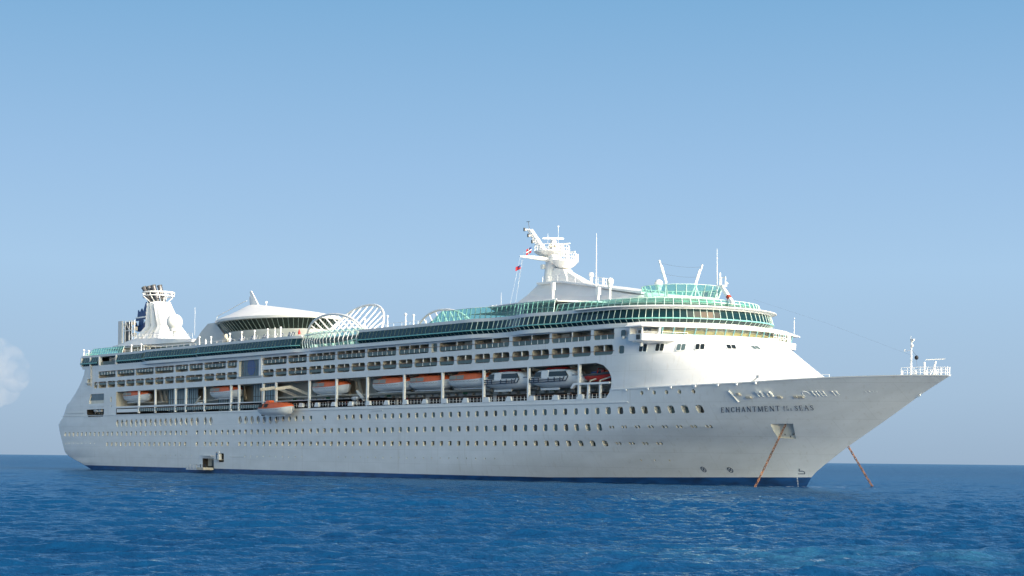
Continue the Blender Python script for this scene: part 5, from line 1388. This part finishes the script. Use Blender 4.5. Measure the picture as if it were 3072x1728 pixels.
mb = MB(); mb.bar((81.2, -15.4, 14), (81.2, -15.4, 15.6), .5); mb.bar((81.0, -15.4, 15.4), (84.4, -15.6, 17.3), .28); mb.bar((81.4, -15.4, 15.0), (83.0, -15.5, 16.4), .16); mb.build('raft_crane', DAVIT, house)
mb = MB(); mb.bar((21.5, -14.9, 14), (24.8, -15, 16.3), .25); mb.bar((24.8, -15, 16.3), (28.6, -15, 15.4), .25); mb.build('mooring_winch', STEEL, house)
MB().bar((154.0, -15.3, 17.2), (157.2, -15.5, 15.2), .55, .3).build('escape_chute', BOATW, house)

# ------------------------------------------------------------------ anchor chains
def chain(a, b, label, link_l=.72):
    a, b = Vector(a), Vector(b); d = b - a; n = int(d.length / (link_l * .72)); u = d.normalized()
    s = u.cross(Vector((0, 1, 0))).normalized(); w = u.cross(s)
    mb = MB()
    for k in range(n + 1):
        c = a + d * k / n; side_ = s if k % 2 else w
        pts = [c + u * (link_l * .5 * math.cos(2 * math.pi * j / 10)) + side_ * (.15 * math.sin(2 * math.pi * j / 10)) for j in range(10)]
        mb.tube(pts, .065, 5, closed=True)
    o = mb.build('anchor_chain', RUST, smooth=40); tag(o, label, 'anchor chain', 'anchor chains'); return o
ca, cb = TRIM_M @ Vector((266.15, -7.0, 9.6)), Vector((265.3, -12.6, -.3))
chain(ca, cb, 'rusty anchor chain running down from the white hull pocket to the water')
chain(TRIM_M @ Vector((266.0, 7.3, 6.9)), Vector((270.2, 9.0, -.3)), 'rusty anchor chain slanting into the sea to the right of the bow, far side')

# ------------------------------------------------------------------ black anchor ball, flags
ab = thing('anchor_ball', 'black ball hoisted beside the thin mast on the bow', 'anchor ball', (286.0, 0, 19.75))
MB().ball((0, 0, 0), .30, 14, sz=1.1).build('ball', BLACK, ab, smooth=40)
MB().tube([(0, 0, .3), (-.95, 0, 1.2)], .02, 4).tube([(0, 0, -.3), (.3, 0, -2.6)], .02, 4).build('hoist_line', STEEL, ab)
FR, FB, FW = mat('flag_red', (.30, .015, .03), .8), mat('flag_blue', (.02, .05, .20), .8), mat('flag_white', (.8, .8, .8), .8)
def flag(loc, w, h, label, design):
    f = thing('flag', label, 'flag', loc)
    d = Vector((-.55, -.84, -.10)); up_ = Vector((.06, 0, 1))
    def G(u, v): return Vector((0, 0, 0)) + d * (u * w) + up_ * (v * h - .45 * h * u) + Vector((.84, -.55, 0)) * (.10 * math.sin(u * 7))
    for nm, m, u0, u1, v0, v1, o in design:
        mb = MB(); n = 6
        off = Vector((.42, -.28, 0)) * .02 * o
        for s in (1, -1):
            mb.strip([[tuple(G(u0 + (u1 - u0) * k / n, v) + off * s) for k in range(n + 1)] for v in (v0, v1)])
        mb.build(nm, m, f)
    return f
flag((198.7, -5.3, 42.3), .95, 1.1, 'red and blue quartered flag with a white cross at the mast', [('red_field', FR, 0, 1, 0, 1, 1), ('blue_quarter', FB, 0, .42, .58, 1, 2), ('blue_quarter', FB, .58, 1, 0, .0001, 2), ('white_cross', FW, .42, .58, 0, 1, 3), ('white_cross', FW, 0, 1, .42, .58, 3)])
flag((199.2, -8.1, 39.0), .95, .75, 'red ensign with dark blue corner below the white yardarm', [('red_field', FR, 0, 1, 0, 1, 1), ('blue_quarter', FB, 0, .45, .5, 1, 2)])

# ------------------------------------------------------------------ people
def person(loc, label, top, legs, rz=0, arms='down', aboard=True, hair=(.03, .02, .02), h=1.74):
    p = thing('person', label, 'person', loc, rz, aboard=aboard)
    V, E_, RD = [], [], []
    def v(x, y, z, r): V.append((x * h, y * h, z * h)); RD.append(r * h); return len(V) - 1
    def e(a, b): E_.append((a, b))
    pel = v(0, 0, .53, .080); wa = v(0, .005, .62, .070); ch = v(0, 0, .75, .088); nk = v(0, .0, .845, .032); hd0 = v(0, -.012, .885, .050); hd1 = v(0, -.016, .935, .062); hd2 = v(0, -.006, .975, .040)
    ns = v(0, -.075, .918, .008); e(hd1, ns)
    for a, b in ((pel, wa), (wa, ch), (ch, nk), (nk, hd0), (hd0, hd1), (hd1, hd2)): e(a, b)
    for s in (-1, 1):
        er = v(s * .066, 0, .922, .010); e(hd1, er)
        hip = v(s * .052, 0, .50, .062); kn = v(s * .058, -.008, .28, .040); an = v(s * .060, .006, .05, .025); to = v(s * .068, -.085, .018, .020)
        for a, b in ((pel, hip), (hip, kn), (kn, an), (an, to)): e(a, b)
        sh = v(s * .115, 0, .80, .044)
        if arms == 'rail': el, wr = (s * .155, .03, .655), (s * .11, -.15, .60)
        elif arms == 'hip' and s < 0: el, wr = (s * .215, .03, .67), (s * .12, -.04, .585)
        else: el, wr = (s * .150, .015, .645), (s * .158, -.03, .505)
        eli = v(*el, .029); wri = v(*wr, .020); e(ch, sh); e(sh, eli); e(eli, wri)
        dv = Vector(wr) - Vector(el); dv.normalize(); pm = Vector(wr) + dv * .045; pi = v(*pm, .020); e(wri, pi)
        sv = Vector((0, -1, 0)) if abs(dv.y) < .8 else Vector((-s, 0, 0))
        for q in range(4):
            b = pm + sv * (.017 - q * .011) + dv * .02; t = b + dv * (.042 - .006 * abs(q - 1)) + Vector((-s * .012, 0, -.004)); bi = v(*b, .0062); ti = v(*t, .0055); e(pi, bi); e(bi, ti)
        th = Vector(wr) + dv * .02 + sv * .03; ti = v(*th, .0065); t2 = v(*(th + dv * .03), .0055); e(wri, ti); e(ti, t2)
    me = bpy.data.meshes.new('body'); me.from_pydata(V, E_, []); o = link('body', me, p)
    o.modifiers.new('skin', 'SKIN')
    for i, sv in enumerate(me.skin_vertices[0].data): sv.radius = (RD[i], RD[i]); sv.use_root = (i == 0)
    sd = o.modifiers.new('sub', 'SUBSURF'); sd.levels = 1; sd.render_levels = 1
    dg = bpy.context.evaluated_depsgraph_get(); nm = bpy.data.meshes.new_from_object(o.evaluated_get(dg)); o.modifiers.clear(); o.data = nm
    for m in (SKIN, top, legs): nm.materials.append(m)
    for f in nm.polygons:
        c = f.center / h; f.use_smooth = True
        f.material_index = 0 if c.z > .835 or (abs(c.x) > .10 and c.z < .60 and c.z > .40) else 1 if c.z > .54 or abs(c.x) > .125 else 2
    MB().lathe([(.075 * h, -.02), (.072 * h, .05), (.05 * h, .10), (.01, .125)], (0, .006 * h, .925 * h), 10).build('hair', mat('hair_dark', hair, .7), p, smooth=40)
    MB().box(-.03, -.018, -.083 * h, -.07 * h, .933 * h, .94 * h).box(.018, .03, -.083 * h, -.07 * h, .933 * h, .94 * h).build('eyes', BLACK, p)
    return p
NAVYC, DENIM, LIGHTC, PINKC = mat('navy_cloth', (.02, .022, .035), .85), mat('blue_cloth', (.035, .10, .22), .85), mat('pale_cloth', (.45, .42, .38), .85), mat('brown_cloth', (.22, .12, .08), .85)
person((223.6, -15.35, 13.78), 'person in dark clothes leaning at the promenade rail before a white door', NAVYC, NAVYC, 0, 'rail')
person((95.25, -16.75, 2.62), 'person in blue overalls standing on the small ledge by the dark shell door', DENIM, DENIM, R(-60), 'hip')
person((37.6, -13.9, 28.98), 'person in a pale top standing on the aft deck under the funnel', LIGHTC, PINKC, R(10), 'down')
person((36.4, -13.6, 28.98), 'person in brown standing on the aft deck under the funnel', PINKC, NAVYC, R(-30), 'hip')

# ------------------------------------------------------------------ open ledge at the shell door, boarding platform at the waterline
MB().box(94.2, 97.3, -17.3, -16.05, 2.5, 2.62).build('door_ledge', DAVIT, hull)
mb = MB(); mb.box(95.25, 95.4, -16.2, -15.5, 2.62, 4.5); mb.build('door_frame', TRIM, hull)
bp_ = thing('boarding_platform', 'white boarding platform lying at the waterline below the open shell doors', 'boarding platform', (89.2, -17.6, .1))
MB().box(.3, 3.7, -1.3, 1.3, .05, .62).build('float', DAVIT, bp_)
MB().box(-5.6, .3, -1.1, 1.1, .02, .28).build('gangway', BOATW, bp_)
mb = MB()
for x in (-5.2, -3.6, -2.0, -.4):
    mb.bar((x, -1.0, .28), (x, -1.0, 1.25), .07)
mb.bar((-5.2, -1.0, .75), (-.4, -1.0, 1.3), .06); mb.bar((-2.0, -1, 1.25), (.4, -1, 1.3), .07)
mb.build('gangway_rail', GREYW, bp_)
mb = MB()
for x in (-1.2, .9, 3.4): mb.bar((x, -.6, .5), (x, -.6, 1.35), .12)
mb.bar((-1.2, -.6, 1.1), (3.4, -.6, 1.2), .08); mb.build('bollards', NAVY, bp_)
mb = MB(); mb.box(86.9, 92.6, -16.9, -16.0, 3.3, 3.52); mb.build('platform_lintel', GREYW, hull)
mb = MB(); mb.box(89.2, 90.3, -14.9, -14.7, 1.0, 3.3, 0); mb.box(87.0, 89.0, -14.75, -14.65, 1.0, 3.3, 1); mb.box(90.6, 92.5, -14.75, -14.65, 1.0, 3.3, 1); mb.build('platform_door', [STEEL, DAVIT], hull)

# ------------------------------------------------------------------ deck chairs under the lounge windows
def chair():
    o = thing('deck_chair', 'x', 'deck chair')
    MB().loft([[(-.3, -.9, .35), (.3, -.9, .35), (.3, .15, .35), (-.3, .15, .35)], [(-.3, -.9, .42), (.3, -.9, .42), (.3, .15, .42), (-.3, .15, .42)]]).build('seat', CHAIRB, o)
    MB().bar((0, .1, .38), (0, .55, 1.45), .6, .06).build('backrest', CHAIRB, o)
    mb = MB()
    for x in (-.32, .32): mb.tube([(x, -.8, 0), (x, .1, .4), (x, .6, 1.5)], .03, 5); mb.tube([(x, -.1, .4), (x, .3, 0)], .03, 5)
    mb.build('frame', TRIM, o); return o
ch0 = chair()
for k, x in enumerate([99.0, 103.8, 105.3, 109.5, 111.2, 115.0, 116.6, 120.4, 122.9, 126.4, 127.8]):
    o = ch0 if k == 0 else copy_tree(ch0)
    place(o, (x, -15.9, 28.98), R(12 * ((k * 7) % 5) - 24)); tag(o, 'navy deck chair on the upper deck behind the parapet lamps, below the observation lounge', 'deck chair', 'navy deck chairs')
um = thing('parasol', 'closed red parasol on the upper deck between lounge and arches', 'parasol', (129.2, -14.8, 28.98))
MB().tube([(0, 0, 0), (0, 0, 1.9)], .04, 6).build('pole', TRIM, um)
MB().lathe([(.30, .9), (.26, 1.4), (.05, 2.0)], (0, 0, 0), 8).build('canopy', REDP, um)

# ------------------------------------------------------------------ cloud low over the horizon on the left
def cloud():
    F = Vector((-uz, wz, 0)); Rt = Vector((wz, uz, 0)); C0 = Vector((455.6, -201.1, 3.8))
    D = 7000.0; k = D / 5200.0
    bm = bmesh.new(); r = random.Random(5)
    for px, py, rad in ((-60, 1120, 120), (20, 1085, 52), (-10, 1060, 48), (48, 1100, 36), (40, 1135, 44), (10, 1170, 46), (-60, 1060, 70), (62, 1125, 24), (20, 1062, 30)):
        c = C0 + F * (D + r.uniform(-20, 20)) + Rt * ((px - 1536) * k) + Vector((0, 0, (1364 - py) * k))
        m = Matrix.Translation(c) @ Matrix.Scale(rad * k, 4)
        bmesh.ops.create_icosphere(bm, subdivisions=3, radius=1, matrix=m)
    me = bpy.data.meshes.new('cloud'); bm.to_mesh(me); bm.free()
    m = bpy.data.materials.new('cloud_vapour'); m.use_nodes = True; n, l = m.node_tree.nodes, m.node_tree.links
    n.remove(n['Principled BSDF']); v = n.new('ShaderNodeVolumePrincipled'); v.inputs['Color'].default_value = (1, .95, .93, 1); v.inputs['Anisotropy'].default_value = .0
    g = n.new('ShaderNodeNewGeometry'); no = n.new('ShaderNodeTexNoise'); no.inputs['Scale'].default_value = .016; no.inputs['Detail'].default_value = 6
    l.new(g.outputs['Position'], no.inputs['Vector'])
    rp = n.new('ShaderNodeValToRGB'); rp.color_ramp.elements[0].position = .34; rp.color_ramp.elements[1].position = .80
    l.new(no.outputs['Fac'], rp.inputs[0]); mu = n.new('ShaderNodeMath'); mu.operation = 'MULTIPLY'; mu.inputs[1].default_value = .0045
    l.new(rp.outputs[0], mu.inputs[0]); l.new(mu.outputs[0], v.inputs['Density']); l.new(v.outputs[0], n['Material Output'].inputs['Volume'])
    me.materials.append(m); o = link('cloud', me); tag(o, 'pale pink and white cumulus cloud low in the sky behind the stern', 'cloud'); return o
cloud()
